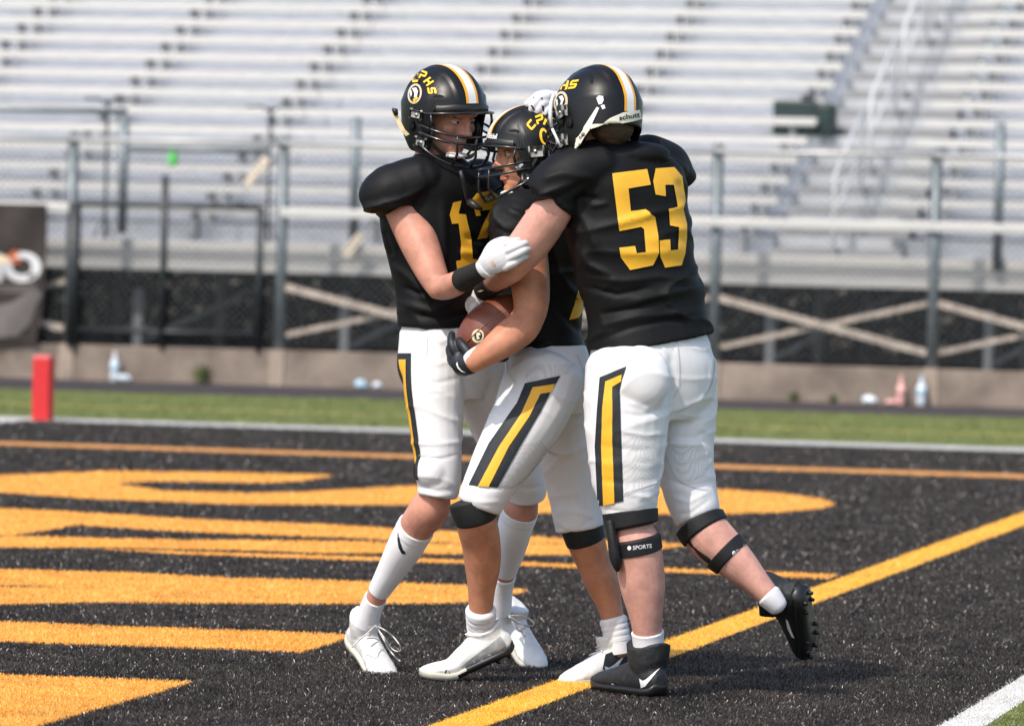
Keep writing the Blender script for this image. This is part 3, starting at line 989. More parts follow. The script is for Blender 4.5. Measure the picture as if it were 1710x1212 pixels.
def bottle(px, py, h, r, mt, name, lab, capm, tilt=0.0, t=None):
    b = G(px, py)
    t_ = t if t else TW - 0.12
    s_ = onT(px, py, t_)[0]
    base = F(s_, t_, 0.008)
    o = thing(name, lab, 'bottle', base)
    g = Geo()
    ax = Vector((0, 0, 1))
    g.pipe([base + ax * q for q in (0, 0.02 * h, 0.62 * h, 0.80 * h, 0.88 * h)], [r * .9, r, r, r * .45, r * .4], 12)
    g.ob('bottle_body', mt, o, True)
    g = Geo(); g.pipe([base + ax * (0.35 * h), base + ax * (0.6 * h)], r * 1.03, 12)
    g.ob('bottle_band', M['plastic_blue'] if mt != M['plastic_pink'] else M['plastic_pink'], o, True)
    g = Geo(); g.pipe([base + ax * (0.885 * h), base + ax * h], r * .5, 10)
    g.ob('bottle_cap', capm, o, True)
bottle(191, 640, 0.31, 0.045, M['plastic_pale'], 'water_bottle', 'pale blue bottle by the wall below the black gate', M['plastic_pale'])
bottle(1538, 683, 0.30, 0.050, M['plastic_pale'], 'water_bottle', 'clear bottle with light blue band at the wall under the right fence post', M['plastic_blue'])
bottle(1504, 680, 0.30, 0.042, M['plastic_pink'], 'water_bottle', 'tall pink bottle standing against the concrete wall', M['plastic_pink'])
def lump(px, py, sx, sz, mt, name, lab, cat, t=None):
    t_ = t if t else TW - 0.14
    s_ = onT(px, py, t_)[0]
    g = Geo()
    mx = Matrix.Translation(F(s_, t_, sz * 0.72 + 0.008))
    sx, sz = sx * 0.8, sz * 0.8
    g.ell(mx, (0, 0, 0), (sx, 0.07, sz), 12, 8)
    g.ell(mx, (sx * .5, 0.0, -sz * .2), (sx * .6, 0.06, sz * .7), 10, 7)
    me = fuse(g, name, 0.012, 2)
    crumple(me, amp=0.012, scale=22, seed=px)
    tag(link(name, me, mt, None, True, F(s_, t_, 0.008)), lab, cat)
lump(208, 634, 0.10, 0.05, M['plastic_pale'], 'plastic_bag', 'crumpled pale bag lying beside the bottle below the gate', 'bag')
lump(603, 645, 0.09, 0.06, M['plastic_blue'], 'plastic_bag', 'small light blue bag on the track left of the players', 'bag')
lump(630, 643, 0.07, 0.05, M['plastic_pale'], 'plastic_cup', 'crushed whitish cup on the track close to the light blue bag', 'cup')
lump(1452, 668, 0.10, 0.06, M['plastic_pale'], 'plastic_bag', 'crumpled pale bag lying left of the pink bottle', 'bag')
lump(1488, 677, 0.09, 0.035, M['plastic_pink'], 'towel', 'small pink towel lying at the foot of the pink bottle', 'towel')
def weed(px, py, n, h, name, lab):
    t_ = TW - 0.06
    s_ = onT(px, py, t_)[0]
    base = F(s_, t_, 0.006)
    o = thing(name, lab, 'weed', base)
    for i in range(n):
        a = RNG.uniform(-0.9, 0.9)
        L = h * RNG.uniform(0.6, 1.1)
        d = E1 * math.sin(a) + Vector((0, 0, 1)) * math.cos(a) - E2 * RNG.uniform(0, 0.4)
        w_ = E1 * 0.014 + E2 * 0.008
        g = Geo()
        tip = base + d * L + Vector((0, 0, -0.05 * abs(a)))
        mid = base + d * L * 0.5
        g.add([base - w_ * .5, base + w_ * .5, mid + w_, tip, mid - w_], [(0, 1, 2, 3, 4)])
        g.ob('leaf_blade', M['weed'], o, fix=False)
weed(340, 638, 26, 0.26, 'weed', 'scraggly green weed growing at the foot of the wall below the gate')
weed(1325, 670, 22, 0.14, 'weed', 'low green weed along the wall right of the players')
weed(1390, 672, 18, 0.11, 'weed', 'small weed at the wall left of the pale bag')
# lime ribbon and dark kit on the walkway behind the gate
s_, z_ = onT(289, 262, TB + 0.2)
o = thing('lime_bottle', 'lime green bottle standing on the bleacher walkway behind the gate', 'bottle', F(s_, TB + 0.2, z_ - 0.1))
g = Geo(); g.pipe([F(s_, TB + 0.2, z_ + q) for q in (-0.1, -0.08, 0.05, 0.09)], [0.05, 0.055, 0.055, 0.025], 10)
g.ob('bottle_body', M['lime'], o, True)
g = Geo(); g.pipe([F(s_, TB + 0.2, z_ + 0.092), F(s_, TB + 0.2, z_ + 0.13)], 0.03, 8)
g.ob('bottle_cap', mat('pale lime', (0.4, 0.7, 0.35), 0.5), o, True)
def stand(px, py0, py1, lab):
    t_ = TB + 0.25
    s_, zt_ = onT(px, py0, t_)
    zb_ = ZD - 0.004
    o = thing('folding_stand', lab, 'stand', F(s_, t_, zb_))
    g = Geo(); g.pipe([F(s_, t_, zb_), F(s_, t_, zt_)], 0.016, 8)
    g.ob('upright', M['dark_navy'], o, True)
    for q in (-1, 1):
        g = Geo(); g.pipe([F(s_, t_, zt_ - 0.06), F(s_ + q * 0.10, t_, zt_), F(s_ + q * 0.27, t_, zt_ - 0.01)], 0.014, 6)
        g.ob('arm', M['dark_navy'], o, True)
    for q in (-1, 0, 1):
        g = Geo(); g.pipe([F(s_, t_, zb_ + 0.3), F(s_ + q * 0.14, t_ + (0.1 if q == 0 else -0.05), zb_)], 0.010, 6)
        g.ob('leg', M['dark_navy'], o, True)
stand(452, 178, 262, 'dark folding stand with two arms on the walkway above the left fence')
stand(180, 165, 262, 'dark folding stand with two arms on the walkway at far left')
# ------------------------------------------------------------------ builders for the players' kit
def frame(center, fwd, up):
    f = Vector(fwd).normalized()
    l = Vector(up).cross(f).normalized()
    u = f.cross(l)
    mx = Matrix.Identity(4)
    for i in range(3):
        mx[i][0], mx[i][1], mx[i][2] = f[i], l[i], u[i]
    mx.translation = center
    return mx
def sst(a, b, x):
    t = min(max((x - a) / (b - a), 0), 1)
    return t * t * (3 - 2 * t)
HL, HWD, HT, HB = 0.146, 0.118, 0.137, 0.12          # helmet half length, half width, dome height, lower depth
def z_edge(a):
    a = abs(a)
    z = 0.034 - 0.012 * sst(20, 56, a) - 0.130 * sst(57, 72, a)
    z -= 0.012 * sst(72, 85, a)
    z += 0.045 * sst(92, 128, a)
    return z
def shell_pt(a, t):
    """a: degrees from the front; t 0..1 pole to equator, beyond: down the side (t - 1) * HB"""
    ar = math.radians(a)
    if t <= 1:
        e = t * math.pi / 2
        rr, z = math.sin(e) ** 0.94, HT * math.cos(e)
    else:
        rr, z = 1 - 0.13 * (t - 1) ** 1.6, -(t - 1) * HB
    ca, sa = math.cos(ar), math.sin(ar)
    L = HL * (0.97 if ca > 0 else 1.0)
    x, y = L * rr * math.copysign(abs(ca) ** 0.95, ca), HWD * rr * math.copysign(abs(sa) ** 0.92, sa)
    if t > 1 and ca < -0.2:
        x *= 1 - 0.10 * (t - 1)
    # moulded ridges: a raised crown panel and a brow ridge
    q = abs(y)
    d = 0.0035 * sst(0.052, 0.046, q) * sst(0.05, 0.085, z) if True else 0
    d += 0.0025 * math.exp(-((z - 0.05 - 0.25 * (x - 0.05)) / 0.010) ** 2) * sst(0.05, 0.09, q)
    if x > 0:
        x += 0.026 * sst(-0.035, -0.10, z) * min(1, x / 0.03)
    v = Vector((x, y, z))
    return v + v.normalized() * d
def helmet(root, mx, chin='white', back_text=None):
    """helmet worn on a head; returns its shell object and ray tree"""
    NA, NT = 120, 36
    V, Fc = [], []
    for i in range(NA):
        a = -180 + 360 * i / NA
        ze = z_edge(a)
        tm = math.acos(ze / HT) / (math.pi / 2) if ze > 0 else 1 - ze / HB
        for j in range(NT + 1):
            V.append(shell_pt(a, max(tm * j / NT, 0.004)))
    for i in range(NA):
        i2 = (i + 1) % NA
        for j in range(NT):
            Fc.append((i * (NT + 1) + j, i * (NT + 1) + j + 1, i2 * (NT + 1) + j + 1, i2 * (NT + 1) + j))
    Fc.append(tuple(i * (NT + 1) for i in range(NA)))
    g = Geo(); g.add([mx @ v for v in V], Fc)
    me = g.mesh('helmet_shell')
    bm = bmesh.new(); bm.from_mesh(me)
    bmesh.ops.recalc_face_normals(bm, faces=bm.faces)
    # make sure normals point outwards before thickening
    c = mx.translation
    if sum((f.calc_center_median() - c).dot(f.normal) for f in bm.faces) < 0:
        bmesh.ops.reverse_faces(bm, faces=bm.faces[:])
    bm.to_mesh(me); bm.free()
    out_tree_v = [tuple(q.co) for q in me.vertices]
    out_tree_f = [tuple(p.vertices) for p in me.polygons]
    o = bpy.data.objects.new('tmp', me); COL.objects.link(o)
    sd_ = o.modifiers.new('s', 'SOLIDIFY'); sd_.thickness = 0.009; sd_.offset = -1
    dg = bpy.context.evaluated_depsgraph_get()
    me2 = bpy.data.meshes.new_from_object(o.evaluated_get(dg))
    bpy.data.objects.remove(o)
    sh = link('helmet', me2, M['shell'], root, True)
    tr = BVHTree.FromPolygons(out_tree_v, out_tree_f)
    inv = mx.inverted()
    # padding inside
    for c_, r_ in (((0.02, 0.088, -0.055), (0.055, 0.016, 0.05)), ((0.02, -0.088, -0.055), (0.055, 0.016, 0.05)),
                   ((-0.105, 0, -0.03), (0.018, 0.06, 0.045)), ((0.095, 0, 0.045), (0.018, 0.07, 0.014))):
        g = Geo(); g.ell(mx, c_, r_, 14, 8)
        g.ob('padding', M['rubber'], sh, True)
    # centre stripe, white between two gold bands
    def band(name, y0, y1, mt, off, th0, th1):
        n = 40
        q = []
        for k in range(n + 1):
            th = math.radians(th0 + (th1 - th0) * k / n)
            for y in (y0, y1):
                d = Vector((math.cos(th), 0, math.sin(th)))
                org = mx @ (d * 0.5 + Vector((0, y, 0)))
                dr = (mx.to_3x3() @ -d).normalized()
                loc, nr, ix, ds = tr.ray_cast(org, dr)
                if loc is None:
                    loc = mx @ (d * 0.14 + Vector((0, y, 0))); nr = -dr
                if nr.dot(dr) > 0: nr = -nr
                q.append(loc + nr * off)
        gg = Geo(); gg.add(q, [(2 * k, 2 * k + 1, 2 * k + 3, 2 * k + 2) for k in range(n)])
        gg.ob(name, mt, sh, True)
    band('white_stripe', -0.0135, 0.0135, M['helmet_white'], 0.0016, 21, 196)
    band('gold_stripe', 0.0137, 0.0225, M['helmet_gold'], 0.0016, 21, 196)
    band('gold_stripe', -0.0225, -0.0137, M['helmet_gold'], 0.0016, 21, 196)
    # brow bumper: a snug rubber band along the front edge
    q = []
    nb = 24
    for k in range(nb + 1):
        a = math.radians(-50 + 100 * k / nb)
        for zz, of in ((0.020, -0.002), (0.024, 0.0045), (0.042, 0.0045), (0.046, 0.0)):
            zz -= 0.010 * sst(0.35, 0.9, abs(a))
            d = Vector((math.cos(a), math.sin(a), 0))
            loc, nr, ix, ds = tr.find_nearest(mx @ (d * 0.150 * (1 - 0.18 * abs(math.sin(a))) + Vector((0, 0, max(zz, 0.030 - 0.010 * sst(0.35, 0.9, abs(a)))))))
            if (loc - mx.translation).dot(nr) < 0: nr = -nr
            p = inv @ (loc + nr * of)
            p.z = zz
            q.append(mx @ p)
    gg = Geo(); gg.add(q, [(4 * k + j, 4 * k + j + 1, 4 * k + j + 5, 4 * k + j + 4) for k in range(nb) for j in range(3)])
    gg.ob('brow_bumper', M['rubber'], sh, True)
    # vents
    for sy in (-1, 1):
        for (a, z, la, lz) in ((55 * sy, 0.062, 0.018, 0.005), (100 * sy, 0.075, 0.006, 0.022), (128 * sy, 0.07, 0.006, 0.02)):
            p = shell_pt(a, math.acos(z / HT) / (math.pi / 2))
            n_ = p.normalized()
            e = Vector((-n_.y, n_.x, 0)).normalized()
            u_ = n_.cross(e)
            gg = Geo()
            pts = []
            for k in range(14):
                b = 2 * math.pi * k / 14
                pp = p + e * (la * math.cos(b)) + u_ * (lz * math.sin(b))
                loc, nr, ix, ds = tr.find_nearest(mx @ pp)
                if (loc - mx.translation).dot(nr) < 0: nr = -nr
                pts.append(loc + nr * 0.0012)
            gg.add(pts, [tuple(range(14))])
            gg.ob('vent', M['groove'], sh, fix=False)
        # ear hole
        p = Vector((0.0, sy * (HWD + 0.0005), -0.045))
        gg = Geo(); gg.ell(mx, tuple(p), (0.013, 0.004, 0.015), 14, 8)
        gg.ob('ear_hole', M['groove'], sh, True)
    # face guard
    bars = Geo()
    def arc(z0, z1, sx, phi0, phi1, n=22, x0=0.034, sy=0.121):
        """bar bowed round the face; z0 at the ends, z1 in front"""
        r_ = []
        for k in range(n + 1):
            ph = math.radians(phi0 + (phi1 - phi0) * k / n)
            c = max(math.cos(ph), 0)
            r_.append(mx @ Vector((x0 + sx * c ** 0.8, sy * math.sin(ph), z0 + (z1 - z0) * c)))
        return r_
    R = 0.0042
    bars.pipe(arc(0.004, 0.026, 0.122, -84, 84), R, 8)
    bars.pipe(arc(-0.030, -0.047, 0.135, -88, 88), R, 8)
    bars.pipe(arc(-0.052, -0.069, 0.137, -88, 88), R, 8)
    bars.pipe(arc(-0.085, -0.142, 0.122, -88, 88), R, 8)
    def bp(z0, z1, sx, ph, x0=0.034, sy=0.121):
        ph = math.radians(ph); c = math.cos(ph)
        return Vector((x0 + sx * c ** 0.8, sy * math.sin(ph), z0 + (z1 - z0) * c))
    for ph in (-72, 72):
        a, b = bp(0.004, 0.026, 0.122, ph), bp(-0.030, -0.047, 0.135, ph)
        bars.pipe([mx @ a, mx @ (a * .5 + b * .5 + Vector((0.006, 0, 0))), mx @ b], R, 8)
    for ph in (-30, 0, 30):
        a, b = bp(-0.052, -0.069, 0.137, ph), bp(-0.085, -0.142, 0.122, ph)
        bars.pipe([mx @ bp(-0.030, -0.047, 0.135, ph), mx @ a, mx @ (a * .5 + b * .5 + Vector((0.012, 0, 0))), mx @ b], R, 8)
    bars.ob('face_guard', M['mask_bar'], sh, True)
    for sy in (-1, 1):
        for (x, z) in ((0.022, -0.004), (0.048, -0.088)):
            l0, n0, i0, d0 = tr.find_nearest(mx @ Vector((x, sy * 0.135, z)))
            p = inv @ l0 + Vector((0, sy * 0.003, 0))
            n_ = Vector((0.28, sy, 0.0)).normalized()
            e = Vector((-n_.y, n_.x, 0)).normalized() * -sy
            c0 = mx @ p
            r3 = mx.to_3x3()
            gg = Geo(); gg.box(c0, r3 @ e * 0.019, r3 @ n_ * 0.006, r3 @ Vector((0, 0, 0.0115)), 0.005)
            gg.ob('guard_clip', M['clip'], sh, True)
            gg = Geo(); gg.pipe([mx @ (p + n_ * 0.004 + e * 0.003), mx @ (p + n_ * 0.0085 + e * 0.003)], 0.0055, 10)
            gg.ob('clip_screw', M['screw'], sh, True)
    # chin cup and straps
    g = Geo(); g.ell(mx, (0.080, 0, -0.119), (0.027, 0.040, 0.0095), 20, 10)
    g.ob('chin_cup', M['strap_white'] if chin == 'white' else M['rubber'], sh, True)
    for sy in (-1, 1):
        for z_ in (-0.02, -0.10):
            a = Vector((0.02, sy * 0.123, z_)); b = Vector((0.083, sy * 0.032, -0.125))
            md = Vector((0.068, sy * 0.094, (z_ - 0.125) / 2 - 0.02))
            gg = Geo()
            pts = [mx @ (a * (1 - t) ** 2 + md * 2 * t * (1 - t) + b * t * t) for t in [k / 8 for k in range(9)]]
            w_ = mx.to_3x3() @ Vector((0, 0, 0.0075))
            gg.add([p + w_ for p in pts] + [p - w_ for p in pts], [(k, k + 1, k + 10, k + 9) for k in range(8)])
            gg.ob('chin_strap', M['rubber'], sh, True, fix=False)
    return sh, tr

def head(g, mx):
    """skull, face and neck root into the body shape"""
    g.ell(mx, (-0.005, 0, 0.012), (0.098, 0.077, 0.105), 24, 16)
    g.ell(mx, (0.030, 0, -0.035), (0.066, 0.066, 0.072), 22, 14)      # mid face
    g.ell(mx, (0.046, 0, -0.088), (0.046, 0.048, 0.034), 20, 12)      # jaw
    g.ell(mx, (0.078, 0, -0.106), (0.019, 0.024, 0.017), 14, 10)      # chin
    g.ell(mx, (0.088, 0, 0.018), (0.014, 0.054, 0.013), 16, 8)        # brow
    g.ell(mx, (0.103, 0, -0.018), (0.012, 0.0095, 0.026), 14, 10)     # nose bridge
    g.ell(mx, (0.112, 0, -0.036), (0.016, 0.0135, 0.0125), 14, 10)    # nose tip
    for sy in (-1, 1):
        g.ell(mx, (0.101, sy * 0.012, -0.039), (0.011, 0.0085, 0.008), 10, 8)
        g.ell(mx, (0.066, sy * 0.040, -0.030), (0.026, 0.024, 0.022), 14, 10)   # cheek
        g.ell(mx, (-0.005, sy * 0.078, -0.020), (0.018, 0.008, 0.030), 12, 8)   # ear
    g.ell(mx, (0.091, 0, -0.066), (0.012, 0.024, 0.007), 14, 8)       # upper lip
    g.ell(mx, (0.089, 0, -0.079), (0.011, 0.021, 0.008), 14, 8)       # lower lip
def face(root, mx, skin, lid=0.0):
    for sy in (-1, 1):
        g = Geo(); g.ell(mx, (0.0805, sy * 0.031, 0.0035 - lid), (0.0135, 0.0155, 0.0062), 14, 8)
        g.ob('eyelid', skin, root, True)
        g = Geo(); g.ell(mx, (0.0795, sy * 0.031, -0.0115), (0.0125, 0.0145, 0.0048), 14, 8)
        g.ob('eyelid', skin, root, True)
        g = Geo(); g.ell(mx, (0.0795, sy * 0.031, -0.004), (0.013, 0.0145, 0.0085), 14, 10)
        e = g.ob('eye', M['eye'], root, True)
        g = Geo(); g.ell(mx, (0.0905, sy * 0.0305, -0.004), (0.0035, 0.0058, 0.0060), 12, 8)
        g.ob('iris', M['iris'], e, True)
        g = Geo()
        g.pipe([mx @ Vector((0.093 - 0.02 * k * k, sy * (0.014 + 0.034 * k), 0.018 + 0.008 * math.sin(k * 2.4))) for k in [i / 6 for i in range(7)]],
               [0.003, 0.0045, 0.005, 0.005, 0.0045, 0.004, 0.002], 8)
        g.ob('eyebrow', M['hair'], root, True)
        g = Geo(); g.pipe([mx @ Vector((0.0915 - 0.012 * k * k, sy * (0.019 + 0.024 * k), 0.0045 + 0.0035 * math.sin(k * 3.1))) for k in [i / 6 for i in range(7)]], 0.0014, 6)
        g.ob('lashes', M['hair'], root, True)
    for z, rr, nm in ((-0.0685, 0.0042, 'upper_lip'), (-0.0775, 0.005, 'lower_lip')):
        g = Geo()
        g.pipe([mx @ Vector((0.1005 - 0.016 * k * k, 0.023 * k, z - (0.002 * (1 - k * k) if z > -0.07 else -0.001))) for k in [i / 6 - 1 for i in range(13)]],
               [0.0012, 0.0025] + [rr] * 9 + [0.0025, 0.0012], 8)
        g.ob(nm, M['lips'], root, True)

def fingers(g, spec):
    for f in spec:
        g.tube(f, 4, 12, 0.6, 0.9)
def glove(name, spec, palm, mt, root, vox=0.003, sm=3):
    """palm: list of tubes/ellipsoids as callables on a Geo; spec: finger tubes"""
    g = Geo()
    palm(g)
    fingers(g, spec)
    me = fuse(g, name, vox, sm)
    return link(name, me, mt, root, True)
def hidden_hand(name, W, d, n_, side, mt, root, s=1.0, curl=0.5):
    """whole relaxed hand: W wrist, d fingers' direction, n_ back of the hand, side +1/-1 thumb side"""
    d = Vector(d).normalized(); n_ = Vector(n_); n_ = (n_ - d * n_.dot(d)).normalized()
    e = d.cross(n_) * side
    g = Geo()
    mx = Matrix.Identity(4)
    for i in range(3):
        mx[i][0], mx[i][1], mx[i][2] = d[i], e[i], n_[i]
    mx.translation = W
    g.ell(mx, (0.050 * s, 0, 0), (0.056 * s, 0.042 * s, 0.018 * s), 20, 12)
    g.ell(mx, (0.0, 0, 0), (0.03 * s, 0.030 * s, 0.022 * s), 16, 10)
    for k, (y, L) in enumerate(((0.030, 0.072), (0.010, 0.080), (-0.010, 0.074), (-0.029, 0.058))):
        p = Vector((0.092 * s, y * s, 0.002))
        pts = [mx @ p]
        an = 0.25
        dirv = Vector((1, 0, 0))
        for seg_ in (0.45, 0.32, 0.23):
            an += curl
            dirv = Vector((math.cos(an), 0.0, -math.sin(an)))
            p = p + dirv * (L * seg_ * s)
            pts.append(mx @ p)
        g.pipe(pts, [0.0098 * s, 0.0094 * s, 0.0086 * s, 0.0065 * s], 10)
    th = [mx @ Vector((0.018 * s, 0.028 * s, -0.004)), mx @ Vector((0.048 * s, 0.056 * s, -0.014)), mx @ Vector((0.080 * s, 0.062 * s, -0.026)), mx @ Vector((0.102 * s, 0.058 * s, -0.036))]
    g.pipe(th, [0.013 * s, 0.0118 * s, 0.0105 * s, 0.007 * s], 10)
    me = fuse(g, name, 0.0035, 3)
    return link(name, me, mt, root, True)

def cleat(root, heel, fwd, up, mt_up, mt_sole, size=0.295, bend=0.0, mid=False, high=0.0, cw=1.0):
    """football boot: heel bottom point, direction of the toe, up; bend lifts the heel about the ball of the foot"""
    mx = frame(heel, fwd, up)
    k = size / 0.29
    def bw(p):
        x, y, z = p
        if bend and x < 0.195:
            b = bend * sst(0.225, 0.165, x)
            dx = x - 0.195
            x2 = 0.195 + dx * math.cos(b) + z * math.sin(b)
            z2 = z * math.cos(b) - dx * math.sin(b)
            return Vector((x2, y, z2))
        return Vector((x, y, z))
    prof = [(-0.006, .020, .022, .058), (0.008, .029, .010, .082), (.03, .034, .006, .097), (.06, .036, .006, .102), (.09, .035, .006, .098), (.12, .037, .006, .086), (.15, .041, .006, .074), (.18, .045, .006, .064), (.21, .047, .006, .056), (.24, .044, .008, .049), (.265, .035, .010, .042), (.282, .022, .014, .034), (.290, .010, .019, .028)]
    rings = []
    for (x, hw, z0, z1) in prof:
        cy = 0.004 * math.sin(x * 18)
        o = []
        for q in range(24):
            a = 2 * math.pi * q / 24
            c, s_ = math.cos(a), math.sin(a)
            w_ = hw * math.copysign(abs(c) ** 0.8, c)
            if s_ > 0:
                w_ *= 1 - 0.30 * s_
            z = (z0 + z1) / 2 + (z1 - z0) / 2 * math.copysign(abs(s_) ** 0.8, s_)
            o.append(mx @ (bw((x, w_ + cy, z)) * k))
        rings.append(o)
    g = Geo(); g.rings(rings)
    zt = 0.118 + high
    col = []
    for (z, r_, x) in ((0.045, .032, .050), (0.085, .041 * cw, .054), ((0.085 + zt) / 2, .044 * cw, .054), (zt, .046 * cw, .053)):
        col.append([mx @ (bw((x + 1.30 * r_ * math.cos(2 * math.pi * q / 20), r_ * math.sin(2 * math.pi * q / 20), z + (0.010 * math.cos(4 * math.pi * q / 20)))) * k) for q in range(20)])
    g.rings(col)
    me = fuse(g, 'cleat', 0.0042, 4)
    crumple(me, amp=0.0012, scale=45, seed=heel.x * 10)
    sh = link('cleat', me, mt_up, root, True)
    # sole plate and studs
    g = Geo()
    rings = []
    for (x, hw, z0, z1) in prof:
        cy = 0.004 * math.sin(x * 18)
        h2 = hw + 0.002
        rings.append([mx @ (bw((x, sx * h2 * c + cy, z)) * k) for sx, c, z in ((1, .9, z0 - .008), (1, 1, z0 + .004), (1, .97, z0 + .012), (-1, .97, z0 + .012), (-1, 1, z0 + .004), (-1, .9, z0 - .008))])
    g.rings(rings)
    sole = g.ob('sole', mt_sole, sh, True)
    for (x, y) in ((0.02, .018), (0.02, -.018), (.055, .022), (.055, -.022), (.175, .034), (.175, -.030), (.215, .036), (.215, -.030), (.255, .022), (.255, -.016)):
        a, b = bw((x, y, 0.0)) * k, bw((x, y, -0.013)) * k
        g = Geo(); g.pipe([mx @ a, mx @ b], [0.0075, 0.0045], 8)
        g.ob('stud', mt_sole, sh, True)
    return sh, mx, bw
def laces_on(sh, mx, bw, mt, n=6, loops=True):
    for i in range(n):
        x = 0.105 + 0.016 * i
        z = 0.100 - 0.0060 * i - 0.0085 * (i > 0) * i * 0.35
        g = Geo()
        pts = []
        for q in range(7):
            u = q / 6 * 2 - 1
            pts.append(mx @ bw((x + (0.008 if i % 2 else -0.008) * u, u * 0.020, z - 0.007 * u * u + 0.001)))
        g.pipe(pts, 0.0023, 6)
        g.ob('lace', mt, sh, True)

def band_on(name, spec, t0, t1, grow, mt, parent, r=0.12, n=2.0):
    g = Geo(); g.tube(part_of(spec, t0, t1), 3, 26, r, r, grow)
    return g.ob(name, mt, parent, True)

def wrap_strip(name, spec, t0, t1, th0, th1, tree, mt, parent, off, m=6):
    """band running down a limb at a fixed side of it; angles from the camera side towards picture left"""
    rows = part_of(spec, t0, t1)
    rows = [tuple(q) for q in dense(rows, 3)]
    q = []
    for r_ in rows:
        c = P(r_[0], r_[1], r_[2])
        for j in range(m + 1):
            a = math.radians(th0 + (th1 - th0) * j / m)
            d = (-CF * math.cos(a) - CR * math.sin(a)).normalized()
            loc, nr, ix, ds = tree.ray_cast(c + d * 0.6, -d)
            if loc is None:
                loc, nr = c + d * 0.08, d
            if nr.dot(d) < 0: nr = -nr
            q.append(loc + nr * off)
    w_ = m + 1
    g = Geo(); g.add(q, [(i * w_ + j, i * w_ + j + 1, (i + 1) * w_ + j + 1, (i + 1) * w_ + j) for i in range(len(rows) - 1) for j in range(m)])
    return g.ob(name, mt, parent, True)
DA, DB, DC = 15.10, 14.95, 14.60                     # distances of the three players

# =================================================================== player A: left, faces the camera, jersey 17
A = thing('person', 'football player in black jersey 17 with white gloves and calf sleeves, facing the camera', 'person', (P(720, 1125, 15.3).x, 15.3, 0), 'football players embracing in the end zone')
A_head = frame(P(742, 186, 15.06), (0.62, -0.76, -0.21), (-0.07, 0, 1))
A_face = frame(P(743, 187, 15.06), (0.70, -0.66, -0.30), (-0.07, 0, 1))
A_yaw = (0.78, 0.62, 0)
A_torso = [(742, 548, 15.1, 82, 66), (742, 500, 15.1, 84, 66), (740, 450, 15.1, 92, 72), (738, 400, 15.1, 106, 78), (737, 350, 15.1, 112, 82), (737, 310, 15.09, 108, 80), (735, 285, 15.08, 84, 66), (732, 268, 15.07, 46, 46), (732, 258, 15.07, 36, 38)]
A_armR1 = [(664, 318, 14.99, 34), (681, 366, 14.97, 32), (701, 408, 14.93, 32.5), (717, 446, 14.89, 28), (730, 474, 14.86, 23), (737, 487, 14.85, 18)]
A_armR2 = [(728, 482, 14.86, 18), (745, 480, 14.81, 21), (763, 473, 14.72, 20.5), (785, 461, 14.62, 16), (808, 449, 14.535, 14), (820, 442, 14.515, 14)]
A_armL1 = [(838, 318, 15.22, 36), (862, 380, 15.28, 31), (885, 440, 15.32, 26)]
A_armL2 = [(885, 440, 15.32, 23), (920, 430, 15.30, 20), (955, 415, 15.26, 15)]
A_legR = [(735, 600, 15.05, 56, 58), (733, 680, 15.02, 48, 50), (732, 760, 15.0, 40, 42), (731, 812, 14.99, 35, 36), (720, 845, 15.02, 33, 34), (698, 875, 15.07, 30, 32), (678, 910, 15.12, 29, 32), (655, 950, 15.18, 23, 26), (634, 985, 15.23, 17.5, 21), (620, 1015, 15.27, 17, 20), (612, 1042, 15.30, 18, 20)]
A_legL = [(800, 610, 15.18, 54, 56), (830, 690, 15.26, 50, 50), (862, 770, 15.33, 40, 42), (877, 818, 15.37, 33, 35), (871, 845, 15.40, 29, 32), (860, 880, 15.44, 28, 31), (852, 915, 15.50, 25, 28), (844, 955, 15.56, 17.5, 21), (839, 985, 15.60, 15, 18), (836, 1020, 15.64, 16, 18)]

g = Geo()
head(g, A_face)
g.tube([(716, 300, 15.09, 34, 36), (722, 265, 15.08, 31, 33), (735, 225, 15.07, 32, 36)], grow=0)
g.loft(A_torso, A_yaw, grow=-12)
for t_ in (A_armR1, A_armR2, A_armL1, A_armL2):
    g.tube(t_)
g.tube(thin(A_legR, 4, 14)); g.tube(thin(A_legL, 4, 14))
me = fuse(g, 'body', 0.0046, 4)
A_body = link('body', me, M['skin_a'], A, True)
face(A, A_face, M['skin_a'], 0.003)

g = Geo()
g.loft(A_torso, A_yaw)
g.pell(658, 316, 14.97, 62, 43, 52, 17)             # shoulder pad and sleeve
g.tube([(712, 296, 15.0, 38, 52), (675, 310, 14.98, 42, 54), (654, 329, 14.97, 44, 50), (656, 347, 14.97, 42, 46)], r0=.5, r1=.15)
g.pell(692, 291, 14.99, 48, 26, 50, 14)
g.pell(824, 315, 15.22, 52, 44, 52, 12)
g.tube([(790, 300, 15.17, 40, 50), (838, 330, 15.22, 44, 48), (850, 360, 15.25, 40, 44)], r1=.2)
me = fuse(g, 'jersey', 0.0062, 7)
crumple(me, [([(668, 505), (720, 520), (765, 505)], 7, 6), ([(672, 480), (700, 490), (760, 485)], 5, -5), ([(655, 440), (690, 470), (720, 510)], 6, 5),
             ([(740, 330), (742, 420), (735, 470)], 8, 4), ([(775, 395), (800, 400), (830, 390)], 6, -5), ([(765, 420), (800, 425)], 5, 5),
             ([(690, 525), (740, 532), (800, 520)], 5, -5), ([(640, 385), (655, 430)], 5, -4), ([(608, 340), (640, 350), (700, 335)], 5, 5), ([(615, 352), (650, 352), (690, 345)], 3, -4)],
       gain=2.4, ridge=0.014, amp=0.004, scale=7, stretch=(1, 1, 0.6), seed=3)
A_jersey = link('jersey', me, M['jersey'], A, True)
A_jt = tree_of(A_jersey)

